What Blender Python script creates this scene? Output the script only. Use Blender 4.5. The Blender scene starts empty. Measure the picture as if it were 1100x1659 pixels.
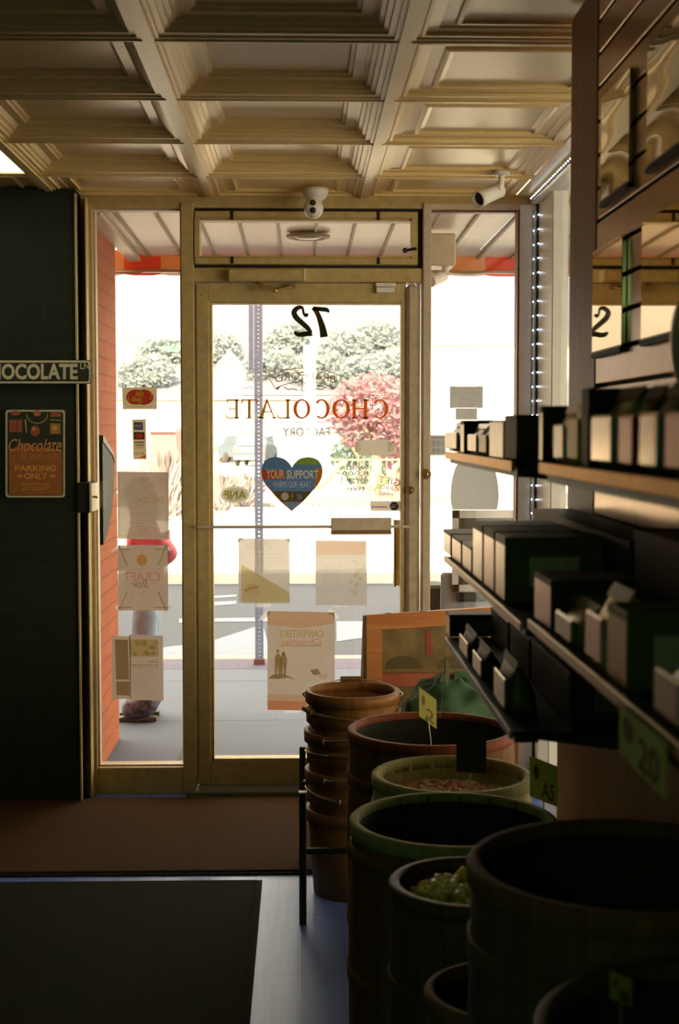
import bpy, math, random
from mathutils import Vector, Matrix, Euler
random.seed(7)
sc = bpy.context.scene
COL = sc.collection
PI = math.pi

# ------------------------------------------------------------------ camera
F = 2304.0
EYE = 1.48
PITCH = math.atan(132.5 / F)
YAW = math.atan(62 / F)
cam_d = bpy.data.cameras.new('camera')
cam = bpy.data.objects.new('camera', cam_d); COL.objects.link(cam)
cam.location = (0, 0, EYE)
cam.rotation_euler = Euler((PI / 2 - PITCH, 0, -YAW), 'XYZ')
cam_d.sensor_fit = 'VERTICAL'; cam_d.sensor_height = 36.0; cam_d.lens = 36.0 * F / 1659
cam_d.clip_start = 0.05; cam_d.clip_end = 600
cam_d.dof.use_dof = True; cam_d.dof.focus_distance = 5.9; cam_d.dof.aperture_fstop = 6.3
sc.camera = cam
RM = cam.rotation_euler.to_matrix()

# ------------------------------------------------------------------ light and exposure
SKY = 4.0
SUN = 24.0
w = bpy.data.worlds.new('sky'); sc.world = w; w.use_nodes = True
bg = w.node_tree.nodes['Background']
bg.inputs['Color'].default_value = (1.10, 0.98, 0.76, 1); bg.inputs['Strength'].default_value = SKY
s = bpy.data.lights.new('sun', 'SUN'); s.energy = SUN; s.angle = 0.01; s.color = (1.0, 0.78, 0.48)
so = bpy.data.objects.new('sun', s); COL.objects.link(so)
so.rotation_euler = Vector((0.15, 0.86, -0.50)).to_track_quat('-Z', 'Y').to_euler()
sc.view_settings.view_transform = 'Standard'; sc.view_settings.look = 'None'
sc.view_settings.exposure = 0.55; sc.view_settings.gamma = 1.0; sc.view_settings.use_curve_mapping = False
cy = sc.cycles
cy.max_bounces = 10; cy.diffuse_bounces = 5; cy.glossy_bounces = 4; cy.transmission_bounces = 6
cy.transparent_max_bounces = 24; cy.use_denoising = True; cy.sample_clamp_indirect = 6.0
cy.caustics_reflective = False; cy.caustics_refractive = False


def at(px, py, Y):
    d = RM @ Vector(((px - 550) / F, (829.5 - py) / F, -1))
    t = Y / d.y
    return d.x * t, EYE + d.z * t


def xa(px, Y): return at(px, 829, Y)[0]
def za(py, Y): return at(488, py, Y)[1]


# ------------------------------------------------------------------ materials
MATS = {}


def nodes(name):
    m = bpy.data.materials.new(name); m.use_nodes = True
    nt = m.node_tree; nt.nodes.clear()
    out = nt.nodes.new('ShaderNodeOutputMaterial')
    return m, nt, out


def N(nt, t, **kw):
    n = nt.nodes.new(t)
    for k, v in kw.items():
        if k in n.inputs: n.inputs[k].default_value = v
        else: setattr(n, k, v)
    return n


def mat(name, col, rough=0.6, var=0.12, scale=18.0, metal=0.0, bump=0.0, stretch=(1, 1, 1), spec=0.5, coat=0.0, emit=None, es=0.0, tint=(1, .80, .56)):
    if name in MATS: return MATS[name]
    m, nt, out = nodes(name)
    b = N(nt, 'ShaderNodeBsdfPrincipled')
    b.inputs['Roughness'].default_value = rough; b.inputs['Metallic'].default_value = metal
    b.inputs['Specular IOR Level'].default_value = spec; b.inputs['Coat Weight'].default_value = coat
    b.inputs['Specular Tint'].default_value = tint + (1,)
    tc = N(nt, 'ShaderNodeTexCoord'); mp = N(nt, 'ShaderNodeMapping'); mp.inputs['Scale'].default_value = stretch
    nz = N(nt, 'ShaderNodeTexNoise', Scale=scale, Detail=4.0)
    nt.links.new(tc.outputs['Object'], mp.inputs['Vector']); nt.links.new(mp.outputs['Vector'], nz.inputs['Vector'])
    cr = N(nt, 'ShaderNodeValToRGB')
    cr.color_ramp.elements[0].position = 0.3; cr.color_ramp.elements[1].position = 0.7
    cr.color_ramp.elements[0].color = tuple(c * (1 - var) for c in col) + (1,)
    cr.color_ramp.elements[1].color = tuple(min(1, c * (1 + var)) for c in col) + (1,)
    nt.links.new(nz.outputs['Fac'], cr.inputs['Fac']); nt.links.new(cr.outputs['Color'], b.inputs['Base Color'])
    if bump:
        bp = N(nt, 'ShaderNodeBump', Strength=bump, Distance=0.01)
        nt.links.new(nz.outputs['Fac'], bp.inputs['Height']); nt.links.new(bp.outputs['Normal'], b.inputs['Normal'])
    if emit:
        b.inputs['Emission Color'].default_value = emit + (1,); b.inputs['Emission Strength'].default_value = es
    nt.links.new(b.outputs['BSDF'], out.inputs['Surface'])
    MATS[name] = m
    return m


def brickmat(name, c1, c2, mortar, axes, bw, bh, ms=0.01, rough=0.8, bump=0.6, spec=0.3, var=0.2):
    m, nt, out = nodes(name)
    b = N(nt, 'ShaderNodeBsdfPrincipled', Roughness=rough); b.inputs['Specular IOR Level'].default_value = spec
    tc = N(nt, 'ShaderNodeTexCoord'); sp = N(nt, 'ShaderNodeSeparateXYZ'); cb = N(nt, 'ShaderNodeCombineXYZ')
    nt.links.new(tc.outputs['Object'], sp.inputs[0])
    nt.links.new(sp.outputs[axes[0]], cb.inputs[0]); nt.links.new(sp.outputs[axes[1]], cb.inputs[1])
    br = N(nt, 'ShaderNodeTexBrick'); br.inputs['Color1'].default_value = c1 + (1,); br.inputs['Color2'].default_value = c2 + (1,)
    br.inputs['Mortar'].default_value = mortar + (1,); br.inputs['Scale'].default_value = 1.0
    br.inputs['Brick Width'].default_value = bw; br.inputs['Row Height'].default_value = bh
    br.inputs['Mortar Size'].default_value = ms; br.inputs['Mortar Smooth'].default_value = 0.2
    nt.links.new(cb.outputs[0], br.inputs['Vector'])
    nz = N(nt, 'ShaderNodeTexNoise', Scale=14.0, Detail=5.0); nt.links.new(tc.outputs['Object'], nz.inputs['Vector'])
    mx = N(nt, 'ShaderNodeMix', data_type='RGBA', blend_type='MULTIPLY'); mx.inputs[0].default_value = var * 2
    nt.links.new(br.outputs['Color'], mx.inputs[6]); nt.links.new(nz.outputs['Color'], mx.inputs[7])
    nt.links.new(mx.outputs[2], b.inputs['Base Color'])
    bp = N(nt, 'ShaderNodeBump', Strength=bump, Distance=0.006); bp.invert = True
    nt.links.new(br.outputs['Fac'], bp.inputs['Height']); nt.links.new(bp.outputs['Normal'], b.inputs['Normal'])
    nt.links.new(b.outputs[0], out.inputs[0]); MATS[name] = m
    return m


def woodmat(name, c1, c2, rough=0.55, stretch=(30, 30, 2), spec=0.4, scale=1.0):
    m, nt, out = nodes(name)
    b = N(nt, 'ShaderNodeBsdfPrincipled', Roughness=rough); b.inputs['Specular IOR Level'].default_value = spec; b.inputs['Specular Tint'].default_value = (1, .68, .42, 1)
    tc = N(nt, 'ShaderNodeTexCoord'); mp = N(nt, 'ShaderNodeMapping'); mp.inputs['Scale'].default_value = stretch
    nz = N(nt, 'ShaderNodeTexNoise', Scale=scale, Detail=6.0, Distortion=0.8)
    nt.links.new(tc.outputs['Object'], mp.inputs[0]); nt.links.new(mp.outputs[0], nz.inputs['Vector'])
    cr = N(nt, 'ShaderNodeValToRGB'); cr.color_ramp.elements[0].position = 0.35; cr.color_ramp.elements[1].position = 0.65
    cr.color_ramp.elements[0].color = c1 + (1,); cr.color_ramp.elements[1].color = c2 + (1,)
    nt.links.new(nz.outputs['Fac'], cr.inputs[0]); nt.links.new(cr.outputs[0], b.inputs['Base Color'])
    bp = N(nt, 'ShaderNodeBump', Strength=0.25, Distance=0.004); nt.links.new(nz.outputs['Fac'], bp.inputs['Height']); nt.links.new(bp.outputs['Normal'], b.inputs['Normal'])
    nt.links.new(b.outputs[0], out.inputs[0]); MATS[name] = m
    return m


def glassmat(name, f0=0.05, tint=(1, 1, 1), dirt=0.0, rough=0.0):
    m, nt, out = nodes(name)
    lw = N(nt, 'ShaderNodeLayerWeight'); lw.inputs['Blend'].default_value = 0.5
    pw = N(nt, 'ShaderNodeMath', operation='POWER'); pw.inputs[1].default_value = 5.0
    ml = N(nt, 'ShaderNodeMath', operation='MULTIPLY_ADD'); ml.inputs[1].default_value = 1 - f0; ml.inputs[2].default_value = f0
    nt.links.new(lw.outputs['Facing'], pw.inputs[0]); nt.links.new(pw.outputs[0], ml.inputs[0])
    t = N(nt, 'ShaderNodeBsdfTransparent'); t.inputs[0].default_value = tint + (1,)
    g = N(nt, 'ShaderNodeBsdfGlossy', Roughness=rough); g.inputs['Color'].default_value = (1, 1, 1, 1)
    mx = N(nt, 'ShaderNodeMixShader'); nt.links.new(ml.outputs[0], mx.inputs[0]); nt.links.new(t.outputs[0], mx.inputs[1]); nt.links.new(g.outputs[0], mx.inputs[2])
    last = mx
    if dirt:
        tr = N(nt, 'ShaderNodeBsdfTranslucent'); tr.inputs[0].default_value = (0.9, 0.9, 0.88, 1)
        m2 = N(nt, 'ShaderNodeMixShader'); m2.inputs[0].default_value = dirt
        nt.links.new(mx.outputs[0], m2.inputs[1]); nt.links.new(tr.outputs[0], m2.inputs[2]); last = m2
    nt.links.new(last.outputs[0], out.inputs[0]); MATS[name] = m
    return m


def papermat(name, col=(0.85, 0.82, 0.76), trans=0.6, thru=0.0, rough=1.0):
    m, nt, out = nodes(name)
    d = N(nt, 'ShaderNodeBsdfDiffuse'); t = N(nt, 'ShaderNodeBsdfTranslucent')
    tc = N(nt, 'ShaderNodeTexCoord'); nz = N(nt, 'ShaderNodeTexNoise', Scale=60.0, Detail=3.0); nt.links.new(tc.outputs['Object'], nz.inputs['Vector'])
    cr = N(nt, 'ShaderNodeValToRGB'); cr.color_ramp.elements[0].color = tuple(c * .93 for c in col) + (1,); cr.color_ramp.elements[1].color = tuple(min(1, c * 1.05) for c in col) + (1,)
    nt.links.new(nz.outputs['Fac'], cr.inputs[0])
    nt.links.new(cr.outputs[0], d.inputs[0]); nt.links.new(cr.outputs[0], t.inputs[0])
    mx = N(nt, 'ShaderNodeMixShader'); mx.inputs[0].default_value = trans
    nt.links.new(d.outputs[0], mx.inputs[1]); nt.links.new(t.outputs[0], mx.inputs[2])
    last = mx
    if thru:
        tp = N(nt, 'ShaderNodeBsdfTransparent'); m2 = N(nt, 'ShaderNodeMixShader'); m2.inputs[0].default_value = thru
        nt.links.new(mx.outputs[0], m2.inputs[1]); nt.links.new(tp.outputs[0], m2.inputs[2]); last = m2
    nt.links.new(last.outputs[0], out.inputs[0]); MATS[name] = m
    return m


def ink(name, col):
    """a see-through tint: print showing through paper, vinyl on glass"""
    if name in MATS: return MATS[name]
    m, nt, out = nodes(name)
    t = N(nt, 'ShaderNodeBsdfTransparent'); t.inputs[0].default_value = col + (1,)
    nt.links.new(t.outputs[0], out.inputs[0]); MATS[name] = m
    return m


def emat(name, col, st):
    m, nt, out = nodes(name)
    e = N(nt, 'ShaderNodeEmission', Strength=st); e.inputs[0].default_value = col + (1,)
    nt.links.new(e.outputs[0], out.inputs[0]); MATS[name] = m
    return m


# ------------------------------------------------------------------ mesh builder
class MB:
    def __init__(self): self.v = []; self.f = []; self.m = []; self.s = []

    def add(self, vs, fs, m=0, smooth=False):
        o = len(self.v); self.v += [tuple(p) for p in vs]
        for f in fs:
            self.f.append([i + o for i in f]); self.m.append(m); self.s.append(smooth)
        return self

    def box(self, x0, x1, y0, y1, z0, z1, m=0, bev=0.0, M=None):
        if bev:
            b = min(bev, abs(x1 - x0) / 2.01, abs(y1 - y0) / 2.01, abs(z1 - z0) / 2.01)
            vs = []; 
            for sx, x in ((1, x0), (-1, x1)):
                for sy, y in ((1, y0), (-1, y1)):
                    for sz, z in ((1, z0), (-1, z1)):
                        vs += [(x, y + sy * b, z + sz * b), (x + sx * b, y, z + sz * b), (x + sx * b, y + sy * b, z)]
            def I(ix, iy, iz, a): return (ix * 4 + iy * 2 + iz) * 3 + a
            fs = []
            for k in (0, 1):
                fs.append([I(k, 0, 0, 0), I(k, 1, 0, 0), I(k, 1, 1, 0), I(k, 0, 1, 0)])
                fs.append([I(0, k, 0, 1), I(1, k, 0, 1), I(1, k, 1, 1), I(0, k, 1, 1)])
                fs.append([I(0, 0, k, 2), I(1, 0, k, 2), I(1, 1, k, 2), I(0, 1, k, 2)])
            for a in (0, 1):
                for b_ in (0, 1):
                    fs.append([I(a, b_, 0, 0), I(a, b_, 1, 0), I(a, b_, 1, 1), I(a, b_, 0, 1)])
                    fs.append([I(a, 0, b_, 0), I(a, 1, b_, 0), I(a, 1, b_, 2), I(a, 0, b_, 2)])
                    fs.append([I(0, a, b_, 1), I(1, a, b_, 1), I(1, a, b_, 2), I(0, a, b_, 2)])
                    for c in (0, 1): fs.append([I(a, b_, c, 0), I(a, b_, c, 1), I(a, b_, c, 2)])
        else:
            vs = [(x, y, z) for x in (x0, x1) for y in (y0, y1) for z in (z0, z1)]
            fs = [[0, 1, 3, 2], [4, 6, 7, 5], [0, 4, 5, 1], [2, 3, 7, 6], [0, 2, 6, 4], [1, 5, 7, 3]]
        if M is not None: vs = [M @ Vector(p) for p in vs]
        return self.add(vs, fs, m)

    def prism(self, pts, axis, a, b, m=0, M=None, smooth=False):
        """pts 2-D outline, extruded along axis ('x','y','z') from a to b"""
        def mk(u, v, w_): return {'x': (w_, u, v), 'y': (u, w_, v), 'z': (u, v, w_)}[axis]
        n = len(pts)
        vs = [mk(u, v, a) for u, v in pts] + [mk(u, v, b) for u, v in pts]
        if M is not None: vs = [M @ Vector(p) for p in vs]
        fs = [list(range(n)), list(range(2 * n - 1, n - 1, -1))]
        self.add(vs, fs, m)
        o = len(self.v) - 2 * n
        for i in range(n):
            j = (i + 1) % n
            self.f.append([o + i, o + j, o + n + j, o + n + i]); self.m.append(m); self.s.append(smooth)
        return self

    def tube(self, pts, r, m=0, seg=8, cap=True, radii=None):
        pts = [Vector(p) for p in pts]; n = len(pts)
        rings = []; up = None
        for i, p in enumerate(pts):
            t = (pts[min(i + 1, n - 1)] - pts[max(i - 1, 0)])
            if t.length < 1e-9: t = Vector((0, 0, 1))
            t.normalize()
            if up is None:
                a = Vector((0, 0, 1)) if abs(t.z) < 0.9 else Vector((1, 0, 0))
                up = t.cross(a).normalized()
            up = (up - t * up.dot(t))
            if up.length < 1e-6: up = t.orthogonal()
            up.normalize(); bn = t.cross(up)
            rr = radii[i] if radii else r
            rings.append([p + (up * math.cos(2 * PI * k / seg) + bn * math.sin(2 * PI * k / seg)) * rr for k in range(seg)])
        vs = [q for rg in rings for q in rg]; fs = []
        for i in range(n - 1):
            for k in range(seg):
                k2 = (k + 1) % seg
                fs.append([i * seg + k, i * seg + k2, (i + 1) * seg + k2, (i + 1) * seg + k])
        self.add(vs, fs, m, True)
        if cap: self.add(rings[0], [list(range(seg))[::-1]], m); self.add(rings[-1], [list(range(seg))], m)
        return self

    def lathe(self, prof, c=(0, 0, 0), seg=48, m=0, wob=None, smooth=True, close=False, M=None):
        vs = []; fs = []; n = len(prof)
        for i in range(seg):
            a = 2 * PI * i / seg
            k = wob(i) if wob else 1.0
            for r, z in prof: vs.append(Vector((c[0] + r * k * math.cos(a), c[1] + r * k * math.sin(a), c[2] + z)))
        for i in range(seg):
            j = (i + 1) % seg
            for q in range(n - 1 + (1 if close else 0)):
                q2 = (q + 1) % n
                fs.append([i * n + q, j * n + q, j * n + q2, i * n + q2])
        if M is not None: vs = [M @ p for p in vs]
        return self.add(vs, fs, m, smooth)

    def ball(self, c, r, m=0, seg=16, rings=10, sc_=(1, 1, 1), jit=0.0):
        vs = []; fs = []
        for i in range(rings + 1):
            th = PI * i / rings
            for k in range(seg):
                a = 2 * PI * k / seg; q = r * (1 + random.uniform(-jit, jit))
                vs.append((c[0] + q * sc_[0] * math.sin(th) * math.cos(a), c[1] + q * sc_[1] * math.sin(th) * math.sin(a), c[2] + q * sc_[2] * math.cos(th)))
        for i in range(rings):
            for k in range(seg):
                k2 = (k + 1) % seg
                fs.append([i * seg + k, (i + 1) * seg + k, (i + 1) * seg + k2, i * seg + k2])
        return self.add(vs, fs, m, True)

    # flat graphics on a vertical plane facing the room; points in photo pixels for depth Y
    def pp(self, pts, Y, m=0):
        vs = []
        for px, py in pts:
            x, z = at(px, py, Y); vs.append((x, Y, z))
        return self.add(vs, [list(range(len(vs)))], m)

    def prect(self, x0, y0, x1, y1, Y, m=0): return self.pp([(x0, y0), (x1, y0), (x1, y1), (x0, y1)], Y, m)

    def strip(self, pts, wd, Y, m=0, closed=False, widths=None):
        n = len(pts); L = []; R_ = []
        for i, (x, y) in enumerate(pts):
            a = pts[(i - 1) % n] if (closed or i > 0) else pts[i]; b = pts[(i + 1) % n] if (closed or i < n - 1) else pts[i]
            dx, dy = b[0] - a[0], b[1] - a[1]; l = math.hypot(dx, dy) or 1
            h = (widths[i] if widths else wd) / 2
            L.append((x - dy / l * h, y + dx / l * h)); R_.append((x + dy / l * h, y - dx / l * h))
        for i in range(n if closed else n - 1):
            j = (i + 1) % n
            self.pp([L[i], L[j], R_[j], R_[i]], Y, m)
        return self

    def dots(self, pts, s_, Y, m=0):
        for x, y in pts: self.prect(x - s_, y - s_ * .8, x + s_, y + s_ * .8, Y, m)
        return self

    def ell(self, cx, cy, rx, ry, Y, m=0, seg=24):
        return self.pp([(cx + rx * math.cos(2 * PI * k / seg), cy + ry * math.sin(2 * PI * k / seg)) for k in range(seg)], Y, m)

    def text(self, s_, x0, y0, x1, y1, Y, m=0, mirror=False, bold=0.0, shear=0.0, fn=None):
        vs, fs = glyphs(s_, bold, shear)
        out = []
        for u, v in vs:
            if mirror: u = 1 - u
            px, py = x0 + (x1 - x0) * u, y1 + (y0 - y1) * v
            if fn: px, py = fn(px, py)
            x, z = at(px, py, Y); out.append((x, Y, z))
        return self.add(out, fs, m)

    def build(self, name, mats, parent=None, loc=None, label=None, cat=None, group=None, kind=None):
        me = bpy.data.meshes.new(name)
        c = Vector(loc) if loc is not None else None
        vs = self.v
        if c is not None: vs = [tuple(Vector(p) - c) for p in vs]
        me.from_pydata(vs, [], self.f)
        if not isinstance(mats, (list, tuple)): mats = [mats]
        for m in mats: me.materials.append(m)
        me.polygons.foreach_set('material_index', self.m)
        me.polygons.foreach_set('use_smooth', self.s)
        import bmesh
        bm = bmesh.new(); bm.from_mesh(me); bmesh.ops.recalc_face_normals(bm, faces=bm.faces); bm.to_mesh(me); bm.free()
        me.update()
        o = bpy.data.objects.new(name, me); COL.objects.link(o)
        if c is not None: o.location = c
        if parent is not None:
            o.parent = parent
            if c is None: o.matrix_parent_inverse = Matrix.Translation(-Vector(parent.location)) if not parent.rotation_euler.z else parent.matrix_basis.inverted()
        tag(o, label, cat, group, kind)
        return o


_G = {}


def glyphs(s_, bold, shear):
    k = (s_, bold, shear)
    if k in _G: return _G[k]
    cu = bpy.data.curves.new('t', 'FONT'); cu.body = s_; cu.size = 1; cu.offset = bold; cu.shear = shear; cu.resolution_u = 3
    ob = bpy.data.objects.new('t', cu); COL.objects.link(ob)
    dg = bpy.context.evaluated_depsgraph_get(); dg.update()
    me = bpy.data.meshes.new_from_object(ob.evaluated_get(dg))
    vs = [(v.co.x, v.co.y) for v in me.vertices]; fs = [list(p.vertices) for p in me.polygons]
    bpy.data.objects.remove(ob); bpy.data.curves.remove(cu); bpy.data.meshes.remove(me)
    if not vs: return [], []
    x0 = min(v[0] for v in vs); x1 = max(v[0] for v in vs); y0 = min(v[1] for v in vs); y1 = max(v[1] for v in vs)
    vs = [((x - x0) / (x1 - x0), (y - y0) / (y1 - y0)) for x, y in vs]
    _G[k] = (vs, fs)
    return _G[k]


def tag(o, label=None, cat=None, group=None, kind=None):
    if label: o['label'] = label
    if cat: o['category'] = cat
    if group: o['group'] = group
    if kind: o['kind'] = kind
    return o


def empty(name, loc=(0, 0, 0), label=None, cat=None, group=None, kind=None, rz=0):
    o = bpy.data.objects.new(name, None); COL.objects.link(o); o.location = loc; o.empty_display_size = 0.05
    o.rotation_euler.z = rz
    return tag(o, label, cat, group, kind)


def kids(o): return [c for c in bpy.data.objects if c.parent == o]


def copy_tree(o, parent=None):
    c = o.copy(); COL.objects.link(c); c.parent = parent
    if parent is not None: c.matrix_parent_inverse = o.matrix_parent_inverse.copy()
    for k in kids(o):
        if k.name != c.name: copy_tree(k, c)
    return c


def part(mb, name, m, parent, label=None, kind=None):
    """child whose vertices are already in the parent's own frame"""
    o = mb.build(name, m); o.parent = parent
    tag(o, label, None, None, kind)
    return o


# ------------------------------------------------------------------ palette
ALU = mat('painted aluminium', (0.50, 0.36, 0.14), 0.5, 0.12, 30, bump=0.1)
ALU2 = mat('pale aluminium', (0.60, 0.48, 0.33), 0.5, 0.10, 30, bump=0.1)
ALUD = mat('shadow gap gasket', (0.03, 0.025, 0.015), 0.7)
BRASS = mat('brass', (0.55, 0.38, 0.15), 0.35, 0.1, metal=0.9)
STEEL = mat('galvanised steel', (0.27, 0.33, 0.47), 0.6, 0.1, 40, spec=.2)
BLACK = mat('black metal', (0.02, 0.02, 0.02), 0.45)
BLKP = mat('black plastic', (0.018, 0.020, 0.012), 0.7, spec=.25)
WHITE = mat('white plastic', (0.78, 0.72, 0.60), 0.4, 0.04)
CEIL = mat('cream ceiling panel', (0.88, 0.62, 0.235), 0.36, 0.04, 30, bump=0.04, spec=.9)
GRIDM = mat('ceiling grid', (0.80, 0.57, 0.22), 0.36, 0.04, 30, spec=.8)
DGREEN = brickmat('dark green painted block', (0.026, 0.032, 0.014), (0.030, 0.036, 0.017), (0.040, 0.042, 0.018), (0, 2), 0.40, 0.0862, 0.003, 0.75, 0.5, 0.25)
BRICK = brickmat('orange painted brick', (0.47, 0.130, 0.052), (0.43, 0.118, 0.046), (0.36, 0.10, 0.04), (1, 2), 0.21, 0.075, 0.005, 0.85, 0.8, 0.2, 0.1)
GLASS = glassmat('window glass', 0.05, (0.98, 0.99, 0.98))
GLASS2 = glassmat('side glass', 0.10, (0.97, 0.98, 0.98))
PAPER = papermat('backlit paper', (0.34, 0.275, 0.22), 0.62, 0.04)
PAPERW = papermat('thin paper', (0.32, 0.29, 0.27), 0.75, 0.07)
TAPE = papermat('paper tape', (0.55, 0.53, 0.50), 0.8, 0.25)


# ================================================================== THE ROOM
YW = 5.74           # room face of the storefront
YG = 5.79           # glass
CZ = EYE + 0.935    # ceiling height
XL = -2.5
XS = 0.62           # face of the slatted wall
XF = 0.335          # front edge of its shelves

# floor: grey plank laminate, the sky's blue reflection put into its colour
m, nt, out = nodes('grey plank floor')
b = N(nt, 'ShaderNodeBsdfPrincipled', Roughness=0.36); b.inputs['Specular IOR Level'].default_value = .5; b.inputs['Specular Tint'].default_value = (.55, .75, 1, 1)
tc = N(nt, 'ShaderNodeTexCoord'); sp = N(nt, 'ShaderNodeSeparateXYZ'); cb = N(nt, 'ShaderNodeCombineXYZ')
nt.links.new(tc.outputs['Object'], sp.inputs[0]); nt.links.new(sp.outputs[1], cb.inputs[0]); nt.links.new(sp.outputs[0], cb.inputs[1])
br = N(nt, 'ShaderNodeTexBrick'); br.inputs['Color1'].default_value = (0.26, 0.40, 1.0, 1); br.inputs['Color2'].default_value = (0.23, 0.36, 0.93, 1)
br.inputs['Mortar'].default_value = (0.07, 0.08, 0.12, 1); br.inputs['Scale'].default_value = 1.0; br.inputs['Brick Width'].default_value = 0.95
br.inputs['Row Height'].default_value = 0.152; br.inputs['Mortar Size'].default_value = 0.0015
nt.links.new(cb.outputs[0], br.inputs['Vector'])
mp = N(nt, 'ShaderNodeMapping'); mp.inputs['Scale'].default_value = (60, 3, 1); nz = N(nt, 'ShaderNodeTexNoise', Scale=1.0, Detail=5.0)
nt.links.new(tc.outputs['Object'], mp.inputs[0]); nt.links.new(mp.outputs[0], nz.inputs['Vector'])
mx = N(nt, 'ShaderNodeMix', data_type='RGBA', blend_type='MULTIPLY'); mx.inputs[0].default_value = 0.45
nt.links.new(br.outputs['Color'], mx.inputs[6]); nt.links.new(nz.outputs['Fac'], mx.inputs[7]); nt.links.new(mx.outputs[2], b.inputs['Base Color'])
nt.links.new(b.outputs[0], out.inputs[0]); FLOOR = m
MB().box(XL - .1, 1.05, -6, 5.86, -0.05, 0).build('floor', FLOOR, kind='structure')

# left return of dark painted block beside the storefront, left side wall, back wall
XB = xa(126, 5.6)
MB().box(XL - .1, XB, 5.60, 5.95, 0, CZ).build('wall_front', DGREEN, kind='structure')
MB().box(XL - .1, XL, -6, 5.60, 0, CZ).build('wall_left', DGREEN, kind='structure')
WBACK = mat('dim back wall paint', (0.25, 0.24, 0.16), 0.8)
MB().box(XL, 0.9, -6.1, -6, 0, CZ).build('wall_back', WBACK, kind='structure')

# right wall: plank slats with dark grooves, brown end board, lower panel
SLAT = mat('tan slat panel', (0.58, 0.34, 0.19), 0.24, 0.06, 20, metal=.3, spec=0.8)
GROOVE = mat('slat groove', (0.02, 0.016, 0.01), 0.8)
ENDB = woodmat('brown end board', (0.36, 0.14, 0.05), (0.44, 0.19, 0.08), 0.5, spec=.35)
YEND0, YEND1 = 2.995, 3.285
mb = MB(); mb.box(XS + .012, XS + .08, -2.5, YEND0, 0, CZ, 1)
z = EYE + 0.093
zs = [EYE + 0.093 + 0.0686 * k for k in range(-22, 14)]
for k in range(len(zs) - 1):
    a, c_ = zs[k] + .004, zs[k + 1] - .004
    if a < 0.02: continue
    mb.box(XS, XS + .013, -2.5, YEND0, a, min(c_, CZ), 0, bev=.0015)
mb.box(XS, XS + .013, -2.5, YEND0, zs[-1] + .004, CZ, 0)
mb.build('wall_right', [SLAT, GROOVE], kind='structure')
MB().box(XS - .002, XS + .09, YEND0, YEND1, 0, CZ, bev=.003).build('trim_1', ENDB, kind='structure')
MB().box(XS, XS + .1, -6, -2.5, 0, CZ).build('wall_right_rear', WBACK, kind='structure')
MB().box(XS + .09, 1.02, YEND1 - .06, YEND1, 0, CZ).build('wall_alcove', SLAT, kind='structure')

# ceiling: grid and pressed panels
ceil = empty('ceiling', (0, 0, CZ), kind='structure')
gx = [-0.362 + 0.612 * k for k in range(-4, 3)]
gy = [5.29 - 0.61 * k for k in range(0, 14)]
DEEP = [(0, 0), (.034, 0), (.036, .010), (.047, .016), (.049, .026), (.060, .033), (.062, .043), (.072, .052), (.100, .052), (.102, .062), (.112, .066), (.115, .078)]
DEEP = [(d, h * .60) for d, h in DEEP]
SHAL = [(d, h * .7) for d, h in [(0, 0), (.026, 0), (.028, -.005), (.036, -.005), (.040, .007), (.066, .009), (.068, .015), (.100, .015), (.104, .006), (.114, .004), (.118, .015), (.130, .018)]]


def tile(x0, x1, y0, y1, prof):
    mb = MB(); rings = []
    for d, h in prof:
        rings.append([(x0 + d, y0 + d, CZ + h), (x1 - d, y0 + d, CZ + h), (x1 - d, y1 - d, CZ + h), (x0 + d, y1 - d, CZ + h)])
    vs = [p for r in rings for p in r]; fs = []
    for i in range(len(rings) - 1):
        for k in range(4): fs.append([i * 4 + k, i * 4 + (k + 1) % 4, (i + 1) * 4 + (k + 1) % 4, (i + 1) * 4 + k])
    fs.append([(len(rings) - 1) * 4 + k for k in range(4)])
    mb.add(vs, fs); return mb


ys = [YW + .02] + gy
for j in range(len(ys) - 1):
    for i in range(len(gx) - 1):
        x0, x1, y1, y0 = gx[i], gx[i + 1], ys[j], ys[j + 1]
        if i == 2 and j == 1: continue      # lit panel
        if j == 0: prof = [(d * .9, h) for d, h in SHAL]
        else: prof = SHAL if i == 5 else DEEP
        part(tile(x0 + .008, x1 - .008, y0 + .006, y1 - .006, prof), 'ceiling_tile', CEIL, None).parent = ceil
for o in kids(ceil): o.location = (0, 0, -CZ)
mb = MB()
for x in gx[1:-1]:
    mb.box(x - .026, x + .026, gy[-1], YW, CZ - .005, CZ + .002)
    mb.box(x - .014, x + .014, gy[-1], YW, CZ - .012, CZ - .005)
for y in gy: mb.box(gx[0], gx[-1], y - .013, y + .013, CZ - .004, CZ + .003); mb.box(gx[0], gx[-1], y + .007, y + .012, CZ - .008, CZ - .004)
o = part(mb, 'ceiling_grid', GRIDM, ceil); o.location = (0, 0, -CZ)
mb = MB(); mb.box(XL - .1, 1.1, -6, 5.95, CZ + .12, CZ + .2)
mb.box(XL - .1, gx[0], -6, 5.76, CZ, CZ + .12); mb.box(gx[0], XS + .1, -6, gy[-1], CZ, CZ + .12); mb.box(gx[-1], 1.1, YEND1 - .1, 5.95, CZ + .001, CZ + .12)
o = part(mb, 'ceiling_slab', CEIL, ceil); o.location = (0, 0, -CZ)
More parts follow.
